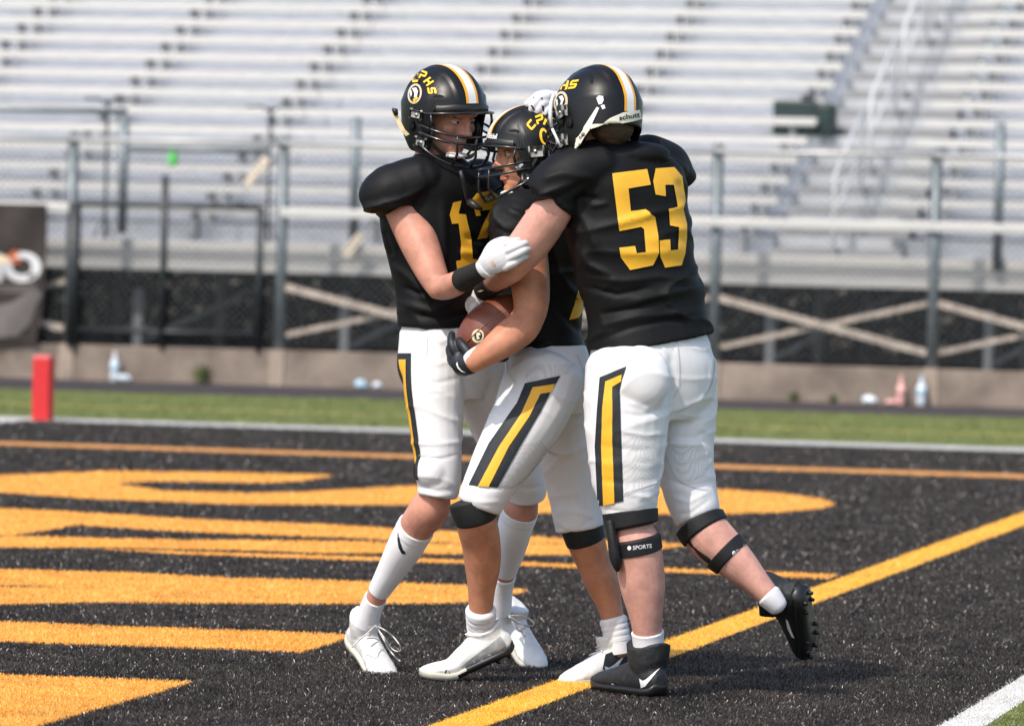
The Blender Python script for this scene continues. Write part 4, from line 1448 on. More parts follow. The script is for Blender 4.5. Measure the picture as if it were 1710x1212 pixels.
g = Geo()
g.loft([(745, 665, 15.10, 62, 52), (745, 620, 15.10, 82, 68), (744, 580, 15.1, 80, 68), (743, 550, 15.1, 76, 61), (743, 530, 15.1, 66, 52)], A_yaw)
A_pR = [(728, 575, 15.06, 53, 62), (726, 640, 15.03, 51, 60), (728, 700, 15.01, 45, 52), (732, 760, 14.995, 40, 45), (733, 800, 14.99, 37.5, 42), (730, 829, 14.99, 34, 38)]
A_pL = [(800, 600, 15.17, 58, 60), (828, 680, 15.25, 55, 56), (858, 760, 15.32, 45, 47), (876, 805, 15.36, 37, 40), (879, 830, 15.38, 33, 36)]
g.tube(A_pR, r1=0.08)
g.tube(A_pL, r1=0.08)
g.pell(722, 785, 14.96, 30, 34, 34)                   # knee pad
me = fuse(g, 'pants', 0.0058, 6)
crumple(me, [([(690, 600), (730, 608), (765, 600)], 4, 4), ([(688, 632), (730, 640), (770, 630)], 4, -4), ([(695, 762), (730, 768), (766, 758)], 3, -4),
             ([(695, 812), (730, 820), (765, 816)], 3.5, -4), ([(694, 820), (730, 829), (764, 826)], 3, 3), ([(700, 560), (740, 570), (765, 560)], 3.5, 4),
             ([(765, 660), (772, 720), (770, 790)], 4, -3), ([(780, 620), (810, 660)], 4, -5), ([(770, 625), (795, 635), (830, 630)], 3, 3), ([(851, 812), (880, 816), (908, 810)], 3, -4),
             ([(710, 650), (745, 655)], 3, 3), ([(735, 575), (760, 590)], 3, -3)], ridge=0.0045, rscale=6, amp=0.0015, scale=9, stretch=(1, 1, .7), seed=5)
A_pants = link('pants', me, M['pants'], A, True)
A_pt = tree_of(A_pants)
wrap_strip('side_stripe', A_pR, 0.06, 0.80, 44, 112, A_pt, M['stripe_black'], A_pants, 0.0022)
wrap_strip('gold_side_stripe', A_pR, 0.09, 0.80, 62, 88, A_pt, M['number'], A_pants, 0.0038)

decal('number_digit', [[(756, 338), (770, 335), (765, 357), (777, 358), (781, 376), (785, 391), (787, 409), (789, 432), (797, 433), (790, 447), (763, 453), (761, 436), (769, 434), (769, 405), (765, 373), (754, 374), (750, 359)]], A_jt, M['number'], A_jersey, 0.003, 4)
decal('number_digit', [[(787, 333), (795, 323), (820, 318), (834, 329), (838, 345), (822, 378), (812, 398), (796, 400), (806, 374), (818, 350), (800, 352), (802, 360), (794, 361)]], A_jt, M['number'], A_jersey, 0.003, 4)

A_sh, A_tr = helmet(A, A_head)
for ch, x, y, up, rd in (('C', 694, 131, (-.05, -1), (1, -.12)), ('P', 707, 126, (.35, -.93), (.93, .35)), ('H', 716, 137, (.76, -.65), (.65, .76)), ('S', 721.5, 152, (.98, -.17), (.17, .98))):
    decal('helmet_letter', glyph(ch, x, y, up, rd, 10.5, 14), A_tr, M['decal_gold'], A_sh, 0.0016, 6, 15.0)
decal('helmet_crest', [ellipse(693, 157, 11.5, 17, 12)], A_tr, M['decal_cream'], A_sh, 0.0012, 6, 15.0)
decal('helmet_crest', [ellipse(693, 157, 8.5, 13.5, 12)], A_tr, M['shell'], A_sh, 0.0018, 6, 15.0)
decal('helmet_crest', [[(689, 148), (696, 147), (699, 153), (697, 162), (692, 164), (693, 157)], [(685, 152), (688, 151), (689, 158), (687, 163)]], A_tr, M['helmet_white'], A_sh, 0.0024, 6, 15.0)
decal('helmet_crest', [[(690, 167), (697, 162), (699, 164), (693, 172)]], A_tr, M['decal_gold'], A_sh, 0.0024, 6, 15.0)
decal('brow_plate', [[(771, 191), (803, 190), (804, 201), (769, 203)]], A_tr, M['rubber'], A_sh, 0.0020, 6, 15.0)
words('maker_lettering', 'Riddell', 773, 199.5, (27.5, -1.0), (0.6, -7.5), A_tr, M['print_white'], A_sh, 0.0032, bold=0.02, near=15.0)
# loose tan strap behind the helmet
g = Geo()
ps = [P(657, 186, 14.97), P(664, 200, 14.97), P(673, 218, 14.96), P(681, 226, 14.96)]
w_ = CR * 0.0055 - CU * -0.003
g.add([p + w_ for p in ps] + [p - w_ for p in ps] + [p + w_ + CF * .003 for p in ps] + [p - w_ + CF * .003 for p in ps],
      [(0, 1, 5, 4), (1, 2, 6, 5), (2, 3, 7, 6), (8, 12, 13, 9), (9, 13, 14, 10), (10, 14, 15, 11), (0, 8, 9, 1), (1, 9, 10, 2), (2, 10, 11, 3), (4, 5, 13, 12), (5, 6, 14, 13), (6, 7, 15, 14)])
g.ob('loose_strap', M['strap_tan'], A_sh)
g = Geo(); g.pipe([P(655, 182, 14.97), P(660, 185, 14.97), P(662, 193, 14.97)], [.004, .009, .006], 8)
g.ob('strap_hook', M['rubber'], A_sh, True)
# dark cord hanging from the chin
g = Geo()
g.pipe([P(769, 285, 14.80), P(773, 300, 14.80), P(778, 325, 14.83), P(783, 338, 14.84)], 0.0065, 8)
g.pipe([P(783, 336, 14.84), P(795, 345, 14.83), P(806, 350, 14.83)], [0.012, 0.010, 0.004], 8)
g.ob('chin_cord', M['rubber'], A_sh, True)

# right hand: white glove closed on the other player's arm
def palm(g):
    g.tube([(806, 452, 14.525, 15, 9), (818, 440, 14.505, 21, 11), (834, 430, 14.490, 24, 12), (846, 424, 14.485, 22, 10)], 5, 18, .3, .5)
    g.pell(828, 420, 14.495, 18, 14, 10, 35)
A_gl = glove('glove', [
    [(833, 415, 14.495, 7.48), (846, 407, 14.480, 7.22), (858, 403, 14.480, 6.86), (867, 402, 14.495, 5.72)],
    [(842, 422, 14.485, 7.74), (858, 414, 14.465, 7.39), (872, 408, 14.470, 6.86), (880, 407, 14.490, 5.81)],
    [(846, 434, 14.485, 7.57), (862, 425, 14.465, 7.22), (875, 418, 14.470, 6.69), (884, 416, 14.495, 5.63)],
    [(842, 447, 14.490, 7.22), (858, 439, 14.475, 6.86), (870, 431, 14.480, 6.34), (879, 428, 14.500, 5.28)],
    [(812, 430, 14.520, 10), (822, 412, 14.525, 9.5), (838, 403, 14.530, 8), (850, 401, 14.545, 6)]], palm, M['glove_white'], A, 0.0024, 2)
g = Geo(); g.tube([(806, 451, 14.530, 17, 15), (813, 446, 14.520, 19, 15.5)], 3, 22, .1, .1)
g.ob('glove_cuff', M['glove_white'], A_gl, True)
decal('glove_mark', [ellipse(824, 440, 5, 3.2, 60, 12)], tree_of(A_gl), mat('skin through glove', (.62, .45, .33), .5), A_gl, 0.0012, 6)
band_on('wristband', A_armR2, 0.50, 0.82, 2.6, M['band'], A)
hidden_hand('glove', P(955, 415, 15.25), (0.9, -0.25, 0.1), (0.1, 0.9, 0.3), 1, M['glove_white'], A)
# calf sleeves, socks, boots
A_s1 = band_on('calf_sleeve', A_legR, 0.515, 0.802, 1.6, M['sleeve'], A)
A_s2 = band_on('calf_sleeve', A_legL, 0.475, 0.775, 1.6, M['sleeve'], A)
g = Geo(); g.tube(part_of(A_legR, 0.515, 0.545), 2, 26, .1, .1, 2.3); g.ob('cuff_band', M['sleeve'], A_s1, True)
g = Geo(); g.tube(part_of(A_legL, 0.475, 0.51), 2, 26, .1, .1, 2.3); g.ob('cuff_band', M['sleeve'], A_s2, True)
decal('swoosh_mark', [[(665, 886), (669, 905), (673, 917), (677, 921), (677.5, 925), (671, 924), (666, 914), (664, 900)]], tree_of(A_s1), M['stripe_black'], A_s1, 0.0015, 5, 15.1)
A_k1 = band_on('sock', A_legR, 0.845, 1.0, 2.2, M['sock'], A)
A_k2 = band_on('sock', A_legL, 0.80, 1.0, 2.4, M['sock'], A)
decal('swoosh_mark', [[(632, 1001), (640, 1004), (644, 1003), (638, 1006.5)]], tree_of(A_k1), M['stripe_black'], A_k1, 0.0015, 5, 15.2)
fA = Vector((0.134, -0.215, -0.128)).normalized()
hA = P(586, 1072, 15.40)
A_c1, mx_, bw_ = cleat(A, hA, fA, (0.10, -0.3, 1), M['shoe_white'], M['sole_white'])
laces_on(A_c1, mx_, bw_, M['lace'])
for lp in ([(626, 1044), (640, 1050), (656, 1062), (668, 1078), (667, 1087), (655, 1083), (640, 1062), (628, 1046)], [(628, 1046), (640, 1066), (650, 1084), (660, 1096), (668, 1103)], [(627, 1044), (612, 1058), (598, 1070), (588, 1080)]):
    g = Geo(); g.pipe([P(x, y, 15.19 + 0.02 * math.sin(i)) for i, (x, y, *_) in enumerate([tuple(q[:2]) for q in dense([(x, y, 15.2, 1) for x, y in lp], 4)])], 0.0021, 6)
    g.ob('lace', M['lace'], A_c1, True)
fA2 = Vector((0.125, -0.225, -0.115)).normalized()
hA2 = P(836, 1052, 15.78)
A_c2, mx_, bw_ = cleat(A, hA2, fA2, (0.12, -0.35, 1), M['shoe_white'], M['sole_white'])
laces_on(A_c2, mx_, bw_, M['lace'])
for lp in ([(850, 1028), (866, 1027), (884, 1033), (892, 1042), (880, 1046), (862, 1036), (850, 1030)], [(850, 1030), (860, 1044), (872, 1056), (877, 1062)], [(851, 1029), (870, 1040), (888, 1045)], [(850, 1030), (862, 1050), (868, 1054)]):
    g = Geo(); g.pipe([P(q[0], q[1], 15.55 + 0.02 * math.sin(i)) for i, q in enumerate(dense([(x, y, 15.5, 1) for x, y in lp], 4))], 0.0021, 6)
    g.ob('lace', M['lace'], A_c2, True)

# =================================================================== player B: middle, carries the ball
B = thing('person', 'football player in profile between the others, cradling the brown ball', 'person', (P(860, 1130, 15.0).x, 15.0, 0), 'football players embracing in the end zone')
B_head = frame(P(888, 253, 14.96), (-0.95, -0.27, -0.10), (-0.10, 0, 1))
B_yaw = (-0.25, 0.97, 0)                               # across the shoulders, right shoulder away
B_torso = [(905, 592, 14.95, 76, 66), (903, 545, 14.95, 78, 66), (902, 490, 14.95, 88, 70), (900, 430, 14.95, 104, 76), (897, 380, 14.95, 112, 78), (895, 354, 14.95, 110, 72), (895, 336, 14.95, 82, 54), (895, 322, 14.95, 44, 40), (895, 312, 14.95, 34, 34)]
B_armL1 = [(865, 362, 14.74, 40), (876, 410, 14.73, 37), (884, 460, 14.72, 34), (887, 500, 14.70, 31), (885, 528, 14.69, 27)]
B_armL2 = [(884, 525, 14.69, 28), (872, 546, 14.67, 29), (850, 563, 14.65, 28.5), (825, 582, 14.63, 24), (803, 597, 14.63, 19.5), (788, 606, 14.64, 18)]
B_armR1 = [(880, 360, 15.18, 38), (845, 430, 15.14, 34), (812, 490, 15.08, 28)]
B_armR2 = [(812, 490, 15.08, 26), (805, 520, 14.98, 24), (800, 545, 14.90, 18)]
B_legL = [(905, 620, 14.87, 60, 60), (875, 700, 14.82, 56, 58), (832, 780, 14.78, 46, 48), (803, 832, 14.77, 38, 40), (795, 862, 14.78, 34, 37), (803, 905, 14.84, 33, 36), (806, 945, 14.88, 30, 34), (804, 985, 14.91, 23, 27), (803, 1020, 14.93, 20, 23), (803, 1045, 14.965, 18, 20), (801, 1070, 14.985, 16, 18), (800, 1096, 14.99, 11, 12)]
B_legR = [(930, 620, 15.04, 58, 60), (942, 700, 15.08, 52, 54), (956, 790, 15.10, 44, 46), (968, 860, 15.10, 36, 38), (976, 895, 15.10, 32, 34), (990, 935, 15.12, 29, 31), (1004, 970, 15.13, 28, 30), (1016, 1005, 15.14, 22, 25), (1024, 1035, 15.14, 19, 22), (1030, 1062, 15.14, 18, 21), (1034, 1090, 15.14, 19, 21)]
g = Geo()
head(g, B_head)
g.tube([(892, 330, 14.95, 34, 36), (892, 300, 14.95, 33, 36), (893, 268, 14.95, 33, 36)])
g.loft(B_torso, B_yaw, grow=-12)
for t_ in (B_armL1, B_armL2, B_armR1, B_armR2, thin(B_legL, 4, 14), thin(B_legR, 4, 14)):
    g.tube(t_)
me = fuse(g, 'body', 0.0046, 4)
B_body = link('body', me, M['skin_b'], B, True)
face(B, B_head, M['skin_b'], 0.0015)
# fringe of hair under the brow
g = Geo()
for k in range(9):
    y = -0.03 + 0.0115 * k
    g.pipe([B_head @ Vector((0.088 - 0.9 * y * y * 4, y, 0.045)), B_head @ Vector((0.0965 - 5 * y * y, y * 1.05, 0.026))], [0.008, 0.004], 6)
for k in range(4):
    g.pipe([B_head @ Vector((0.05 - 0.012 * k, 0.073, 0.04)), B_head @ Vector((0.048 - 0.013 * k, 0.0755, 0.005 - 0.006 * k))], [0.009, 0.005], 6)
g.ob('hair', M['hair'], B, True)

g = Geo()
g.loft(B_torso, B_yaw)
g.pell(858, 372, 14.74, 43, 39, 46, 0)
g.tube([(886, 356, 14.80, 38, 50), (860, 370, 14.74, 40, 46), (868, 402, 14.73, 42, 42)], r1=.15)
g.pell(880, 358, 15.18, 46, 42, 46)
g.tube([(888, 352, 15.12, 40, 50), (872, 372, 15.17, 42, 44), (858, 402, 15.16, 40, 40)], r1=.15)
me = fuse(g, 'jersey', 0.0062, 7)
crumple(me, [([(920, 440), (950, 480), (975, 500)], 6, 5), ([(915, 500), (945, 530), (975, 560)], 6, -5), ([(880, 590), (920, 570), (965, 572)], 6, 5), ([(840, 345), (870, 360), (890, 395)], 6, 5), ([(825, 380), (850, 390), (880, 388)], 4, -4)],
       gain=2.4, ridge=0.014, amp=0.004, scale=7, stretch=(1, 1, .6), seed=9)
B_jersey = link('jersey', me, M['jersey'], B, True)
decal('number_digit', [[(966, 481), (974, 488), (972, 520), (966, 530), (950, 534), (959, 507), (963, 492)]], tree_of(B_jersey), M['number'], B_jersey, 0.002, 6)

g = Geo()
g.loft([(915, 690, 14.97, 62, 58), (918, 645, 14.97, 86, 70), (915, 605, 14.96, 82, 70), (910, 575, 14.95, 78, 67)], B_yaw)
B_pL = [(912, 620, 14.87, 66, 66), (892, 675, 14.84, 64, 64), (860, 735, 14.80, 57, 58), (830, 785, 14.78, 48, 50), (810, 822, 14.77, 42, 44), (800, 845, 14.77, 38.5, 40)]
B_pR = [(932, 620, 15.04, 62, 62), (940, 690, 15.07, 58, 58), (952, 770, 15.09, 51, 50), (962, 840, 15.10, 43, 45), (968, 884, 15.10, 41, 43)]
g.tube(B_pL, r1=.08)
g.tube(B_pR, r1=.08)
me = fuse(g, 'pants', 0.0058, 6)
crumple(me, [([(770, 800), (800, 815), (850, 815)], 3.5, -4), ([(768, 822), (800, 838), (845, 838)], 3.5, 4), ([(838, 640), (870, 655), (900, 640)], 4, -4), ([(812, 690), (850, 700)], 3.5, 4),
             ([(822, 675), (845, 672)], 3, -4), ([(985, 740), (940, 760), (900, 800)], 5, 5), ([(970, 700), (930, 740), (880, 790)], 4, -4), ([(960, 800), (970, 850), (975, 880)], 4, 4),
             ([(925, 880), (955, 888), (998, 862)], 3, -4), ([(845, 625), (880, 600), (930, 590)], 4, 4), ([(960, 600), (975, 650)], 3, -3)], ridge=0.0045, rscale=6, amp=0.0015, scale=9, seed=12)
B_pants = link('pants', me, M['pants'], B, True)
B_pt = tree_of(B_pants)
decal('side_stripe', [[(936, 627), (877, 640), (864, 672), (817, 740), (783, 810), (831, 813), (870, 742), (903, 686), (918, 657)]], B_pt, M['stripe_black'], B_pants, 0.0026, 5)
decal('gold_side_stripe', [[(925.5, 641), (890, 647.5), (870, 692), (834, 745), (799, 811), (816, 812), (850, 745), (884, 695), (902, 658), (920.5, 655)]], B_pt, M['number'], B_pants, 0.0042, 5)
g = Geo(); g.tube([(787, 836, 14.775, 39, 41), (792, 855, 14.776, 37.5, 40), (796, 870, 14.78, 35, 38)], 4, 26, .15, .15)
B_n1 = g.ob('knee_sleeve', M['neoprene'], B, True)
B_n2 = band_on('knee_sleeve', B_legR, 0.325, 0.42, 2.4, M['neoprene'], B, .2)
B_k1 = band_on('sock', B_legL, 0.725, 1.0, 5.0, M['sock'], B)
B_k2 = band_on('sock', B_legR, 0.80, 1.0, 4.0, M['sock'], B)
for sk, l in ((B_k1, B_legL), (B_k2, B_legR)):
    for t0 in ((0.725, 0.755, 0.785, 0.815) if sk is B_k1 else (0.80, 0.835, 0.87, 0.905)):
        g = Geo(); g.tube(part_of(l, t0, t0 + 0.018), 2, 26, .4, .4, 6.2 if sk is B_k1 else 4.6); g.ob('sock_roll', M['sock'], sk, True)
decal('swoosh_mark', [[(803, 1027), (808, 1028), (813, 1026), (807, 1031)]], tree_of(B_k1), M['stripe_black'], B_k1, 0.002, 5, 14.9)

B_sh, B_tr = helmet(B, B_head)
for ch, x, y, up, rd in (('C', 887, 209, (-.76, -.65), (.65, -.76)), ('P', 901, 199.5, (-.35, -.93), (.93, -.35)), ('H', 915, 203, (.2, -.97), (.97, .2))):
    decal('helmet_letter', glyph(ch, x, y, up, rd, 13, 14.5), B_tr, M['decal_gold'], B_sh, 0.0016, 6, 14.85)
decal('helmet_crest', [ellipse(908, 228, 7, 14, -10)], B_tr, M['decal_gold'], B_sh, 0.0012, 6, 14.85)
decal('helmet_crest', [ellipse(909, 229, 4, 10, -10)], B_tr, M['shell'], B_sh, 0.0018, 6, 14.85)
words('maker_lettering', 'Riddell', 814, 231, (16, 1.5), (2, -8), B_tr, M['print_white'], B_sh, 0.003, bold=0.02, near=14.9)
g = Geo(); mxp = Matrix.Translation(Vector((0, 0, 0)))
g.ell(B_head, (0.058, 0.092, -0.048), (0.024, 0.014, 0.034), 14, 10)
pad_ = g.ob('jaw_pad', M['rubber'], B_sh, True)
words('maker_lettering', 'Riddell', 865, 284, (11, -11), (-4, -4.5), tree_of(pad_), M['print_white'], B_sh, 0.001, bold=0.02, near=14.85)

# the left hand in a black glove, hooked under the point of the ball
def palm(g):
    g.tube([(796, 601, 14.645, 16, 14), (784, 606, 14.655, 20, 13), (772, 604, 14.67, 21, 13), (764, 598, 14.68, 17, 12)], 5, 18, .3, .5)
B_gl = glove('glove', [
    [(766, 596, 14.68, 9.5), (758, 582, 14.68, 9), (754, 570, 14.69, 8), (754.5, 558, 14.71, 6.2)],
    [(766, 604, 14.69, 9.5), (757, 596, 14.71, 9), (752, 584, 14.745, 8.4), (756, 573, 14.775, 7)],
    [(770, 612, 14.69, 9.5), (760, 608, 14.725, 9), (754, 598, 14.765, 8.4), (757, 588, 14.79, 7)],
    [(778, 619, 14.69, 9), (768, 619, 14.73, 8.5), (762, 610, 14.765, 8), (764, 600, 14.79, 6.5)],
    [(786, 596, 14.65, 10), (779, 585, 14.655, 9.5), (772, 576, 14.665, 8.5), (767, 568, 14.68, 6.5)]], palm, M['glove_black'], B)
g = Geo(); g.tube([(807, 592, 14.635, 19, 19), (793, 602, 14.64, 20, 19.5), (787, 607, 14.645, 18.5, 18)], 3, 24, .1, .1)
B_cf = g.ob('glove_cuff', M['glove_white'], B_gl, True)
g = Geo(); g.tube([(811, 589.5, 14.634, 20, 20), (807, 592.5, 14.636, 20.2, 20)], 2, 24, .1, .1)
g.ob('cuff_edge', mat('grey elastic', (.25, .25, .24), .7), B_cf, True)
decal('swoosh_mark', [[(764, 604), (766, 612), (771, 618), (779, 622), (771, 620.5), (765, 615), (762, 608)]], tree_of(B_gl), M['print_white'], B_gl, 0.0015, 5, 14.65)
hidden_hand('glove', P(800, 545, 14.90), (0.35, 0.25, -0.5), (-0.8, 0.2, 0.2), 1, M['glove_black'], B)
fB = Vector((-1, -0.12, 0)).normalized()
hB = P(868, 1141, 14.965); hB.z = 0.016
B_c1, mx_, bw_ = cleat(B, hB, fB, (0, 0, 1), M['shoe_white'], M['sole_black'], bend=0.44, size=0.305, high=-0.022)
for ch_ in B_c1.children:
    if ch_.name.startswith('sole'):
        ch_.data.materials.append(M['sole_white'])
        for pg in ch_.data.polygons:
            if px_of(pg.center + BASE[B_c1.name])[0] < 772:
                pg.material_index = 1
bt_ = tree_of(B_c1)
decal('silver_panel', [[(835, 1062), (843, 1072), (846, 1085), (815, 1105), (790, 1119), (768, 1114), (790, 1096), (815, 1078)]], bt_, M['shoe_silver'], B_c1, 0.001, 6, 14.9)
decal('swoosh_mark', [[(747, 1117), (743, 1126), (743, 1134), (741.5, 1126), (744, 1118)], [(748, 1117), (752, 1124), (765, 1125), (790, 1114), (766, 1128), (752, 1127)]], bt_, M['stripe_black'], B_c1, 0.0018, 5, 14.9)
laces_on(B_c1, mx_, bw_, M['lace'])
fB2 = Vector((-0.62, -0.70, -0.12)).normalized()
hB2 = P(1046, 1122, 15.20)
B_c2, mx_, bw_ = cleat(B, hB2, fB2, (0, 0, 1), M['shoe_white'], M['sole_white'])
b2 = tree_of(B_c2)
decal('black_panel', [[(1011, 1092), (1030, 1085), (1052, 1094), (1052, 1142), (1012, 1140), (1018, 1126), (1006, 1116)]], b2, M['shoe_black'], B_c2, 0.001, 6, 15.1)
decal('swoosh_mark', [[(1009, 1112), (1010, 1122), (1018, 1125), (1030, 1113), (1043, 1093), (1026, 1108), (1016, 1114)]], b2, M['print_white'], B_c2, 0.0022, 5, 15.1)
laces_on(B_c2, mx_, bw_, M['lace'])

# =================================================================== player C: right, back to the camera, jersey 53
C = thing('person', 'football player in black jersey 53 with black knee straps, seen from behind', 'person', (P(1060, 1165, 14.55).x, 14.55, 0), 'football players embracing in the end zone')
C_head = frame(P(997, 190, 14.56), (-0.64, 0.70, -0.30), (0.10, 0, 1))
C_yaw = (0.86, 0.42, 0)                               # left shoulder (picture left) nearer
C_torso = [(1085, 570, 14.62, 107, 88), (1081, 530, 14.62, 103, 82), (1072, 490, 14.61, 102, 80), (1060, 450, 14.61, 104, 80), (1050, 405, 14.6, 107, 80), (1044, 355, 14.6, 110, 82), (1039, 310, 14.6, 113, 82), (1033, 278, 14.6, 106, 76), (1025, 256, 14.59, 80, 62), (1012, 243, 14.58, 48, 48), (1008, 234, 14.58, 38, 40)]
C_arm1 = [(945, 300, 14.50, 38), (924, 348, 14.50, 34), (903, 380, 14.52, 35), (880, 412, 14.55, 34), (862, 432, 14.58, 31), (848, 450, 14.61, 28)]
C_arm2 = [(850, 447, 14.61, 28), (836, 459, 14.68, 24), (822, 472, 14.74, 19), (808, 486, 14.79, 16)]
C_armR1 = [(1110, 285, 14.75, 42), (1065, 260, 14.88, 34), (1020, 235, 14.95, 28)]
C_armR2 = [(1020, 235, 14.95, 26), (970, 200, 14.97, 22), (930, 172, 14.95, 16)]
C_legL = [(1050, 610, 14.54, 68, 66), (1047, 700, 14.52, 64, 62), (1048, 790, 14.51, 52, 52), (1053, 860, 14.50, 43, 44), (1062, 905, 14.50, 40, 42), (1069, 945, 14.51, 40, 42), (1074, 985, 14.52, 37, 39), (1079, 1030, 14.53, 28, 31), (1082, 1062, 14.545, 24, 27), (1085, 1100, 14.555, 22, 25)]
C_legR = [(1130, 610, 14.70, 66, 66), (1142, 700, 14.69, 60, 58), (1148, 780, 14.68, 50, 50), (1160, 850, 14.66, 43, 44), (1180, 890, 14.64, 40, 42), (1208, 918, 14.63, 37, 40), (1236, 945, 14.62, 31, 35), (1262, 972, 14.61, 24, 28), (1285, 996, 14.60, 19, 22), (1299, 1012, 14.60, 15, 17)]
g = Geo()
head(g, C_head)
g.tube([(1018, 270, 14.59, 42, 42), (1015, 245, 14.58, 40, 42), (1008, 215, 14.57, 38, 42)])
g.loft(C_torso, C_yaw, grow=-14)
for t_ in (C_arm1, C_arm2, C_armR1, C_armR2, thin(C_legL, 4, 14), thin(C_legR, 4, 14)):
    g.tube(t_)
me = fuse(g, 'body', 0.0046, 4)
C_body = link('body', me, M['skin_c'], C, True)
face(C, C_head, M['skin_c'])
g = Geo(); g.ell(C_head, (-0.055, 0, -0.055), (0.062, 0.070, 0.060), 20, 12)
me = fuse(g, 'hair', .005, 2); crumple(me, amp=.003, scale=60); link('hair', me, M['hair'], C, True)

g = Geo()
g.loft(C_torso, C_yaw, tilt=0.19)
g.pell(943, 302, 14.50, 60, 46, 54, 22)               # near shoulder
g.tube([(1000, 275, 14.53, 42, 56), (955, 292, 14.50, 46, 54), (925, 316, 14.49, 47, 50), (915, 330, 14.49, 44, 47)], r1=.1)
g.tube([(925, 300, 14.50, 44, 48), (933, 335, 14.50, 40, 46), (930, 344, 14.50, 38, 44)], r1=.08)
g.pell(1107, 278, 14.69, 44, 37, 50, -16)
g.tube([(1080, 262, 14.66, 38, 52), (1114, 274, 14.72, 37, 48), (1136, 291, 14.76, 24, 40)], r1=.6)
g.pell(1030, 262, 14.56, 90, 26, 50, 3)
g.pell(1010, 244, 14.57, 50, 18, 48)
me = fuse(g, 'jersey', 0.0062, 7)
crumple(me, [([(980, 462), (1040, 470), (1100, 462), (1165, 470)], 6, 5), ([(975, 478), (1030, 492), (1090, 480)], 5, -5), ([(1050, 505), (1110, 492), (1172, 478)], 7, 6), ([(1000, 525), (1060, 515), (1120, 498)], 5, -5),
             ([(1000, 545), (1070, 528), (1175, 520)], 6, 5), ([(990, 572), (1050, 548), (1110, 535), (1184, 534)], 4, -4), ([(965, 400), (985, 440), (1020, 462)], 6, 5), ([(960, 350), (985, 380), (1000, 420)], 7, 5),
             ([(955, 380), (975, 420)], 5, -5), ([(905, 345), (935, 330), (985, 300)], 6, -5), ([(900, 300), (940, 290), (1000, 300)], 7, 4), ([(1130, 300), (1142, 320), (1148, 345)], 5, -5), ([(1100, 262), (1128, 270), (1150, 290)], 5, 4),
             ([(960, 338), (975, 330), (1000, 332)], 4, -5), ([(985, 345), (1015, 340)], 4, 4)],
       gain=2.4, ridge=0.013, amp=0.004, scale=6.5, stretch=(1, 1, .7), seed=21)
C_jersey = link('jersey', me, M['jersey'], C, True)
C_jt = tree_of(C_jersey)
decal('number_digit', [[(1022, 290), (1080, 283), (1086, 309), (1049, 315), (1053, 353), (1078, 350), (1093, 362), (1099, 395), (1100, 422), (1090, 443), (1052, 451), (1037, 430), (1034, 414), (1060, 411), (1063, 423), (1078, 421), (1075, 383), (1070, 379), (1034, 386)]], C_jt, M['number'], C_jersey, 0.003, 4)
decal('number_digit', [[(1094, 282), (1125, 280), (1138, 295), (1144, 335), (1140, 349), (1146, 375), (1146, 395), (1143, 424), (1137, 443), (1110, 447), (1102, 428), (1101, 402), (1118, 400), (1119, 418), (1131, 417), (1133, 380), (1118, 377), (1116, 350), (1131, 346), (1124, 309), (1110, 309), (1111, 328), (1094, 325), (1090, 303)]], C_jt, M['number'], C_jersey, 0.003, 4, 14.6)

g = Geo()
g.loft([(1095, 700, 14.64, 72, 66), (1094, 660, 14.64, 98, 84), (1091, 615, 14.63, 107, 88), (1088, 578, 14.62, 101, 81), (1086, 548, 14.62, 90, 70)], C_yaw, tilt=0)
C_pL = [(1048, 610, 14.54, 71, 74), (1047, 680, 14.52, 72, 72), (1046, 750, 14.51, 66, 62), (1047, 810, 14.50, 56, 54), (1051, 848, 14.50, 47, 48), (1053, 868, 14.50, 42, 43)]
C_pR = [(1132, 610, 14.70, 66, 72), (1140, 680, 14.69, 58, 66), (1143, 750, 14.68, 50, 56), (1150, 810, 14.67, 46, 50), (1161, 850, 14.66, 42, 46), (1167, 866, 14.655, 38, 42)]
g.tube(C_pL, r1=.06)
g.tube(C_pR, r1=.06)
g.pell(1070, 632, 14.44, 52, 56, 36)                   # buttocks
g.pell(1146, 630, 14.60, 42, 54, 34)
me = fuse(g, 'pants', 0.0058, 6)
crumple(me, [([(1118, 590), (1128, 630), (1124, 668)], 5, -10), ([(1040, 668), (1080, 682), (1118, 672)], 4, 4), ([(1036, 690), (1070, 695), (1112, 682)], 3.5, -4), ([(1040, 720), (1080, 728), (1114, 722)], 3.5, 4),
             ([(1000, 742), (1060, 752), (1108, 745)], 3.5, -4), ([(1045, 775), (1080, 780), (1106, 772)], 3.5, 4), ([(1000, 800), (1050, 808), (1100, 800)], 3.5, -5), ([(1040, 822), (1080, 830), (1098, 822)], 3.5, 4),
             ([(1008, 850), (1050, 856), (1094, 846)], 3.5, -4), ([(1130, 690), (1160, 696), (1192, 690)], 3.5, 4), ([(1128, 730), (1160, 730), (1190, 715)], 3.5, -4), ([(1122, 770), (1160, 765), (1188, 755)], 3.5, 4),
             ([(1115, 800), (1150, 812), (1190, 805)], 3.5, -5), ([(1120, 830), (1150, 838), (1190, 818)], 3.5, 4), ([(1128, 860), (1155, 856), (1188, 832)], 3, -4), ([(1000, 590), (1040, 572), (1120, 560)], 3, -2.5),
             ([(985, 610), (988, 640)], 3, -3), ([(1126, 560), (1126, 590)], 2.5, -3), ([(1190, 600), (1184, 650), (1150, 690)], 3, 3)], ridge=0.005, rscale=6, amp=0.0015, scale=8, seed=31)
C_pants = link('pants', me, M['pants'], C, True)
C_pt = tree_of(C_pants)
decal('side_stripe', [[(1046.5, 611.7), (1002, 630), (998, 681), (994, 744), (999, 845), (1041, 836), (1037, 720), (1035, 653), (1039, 633)]], C_pt, M['stripe_black'], C_pants, 0.0026, 5)
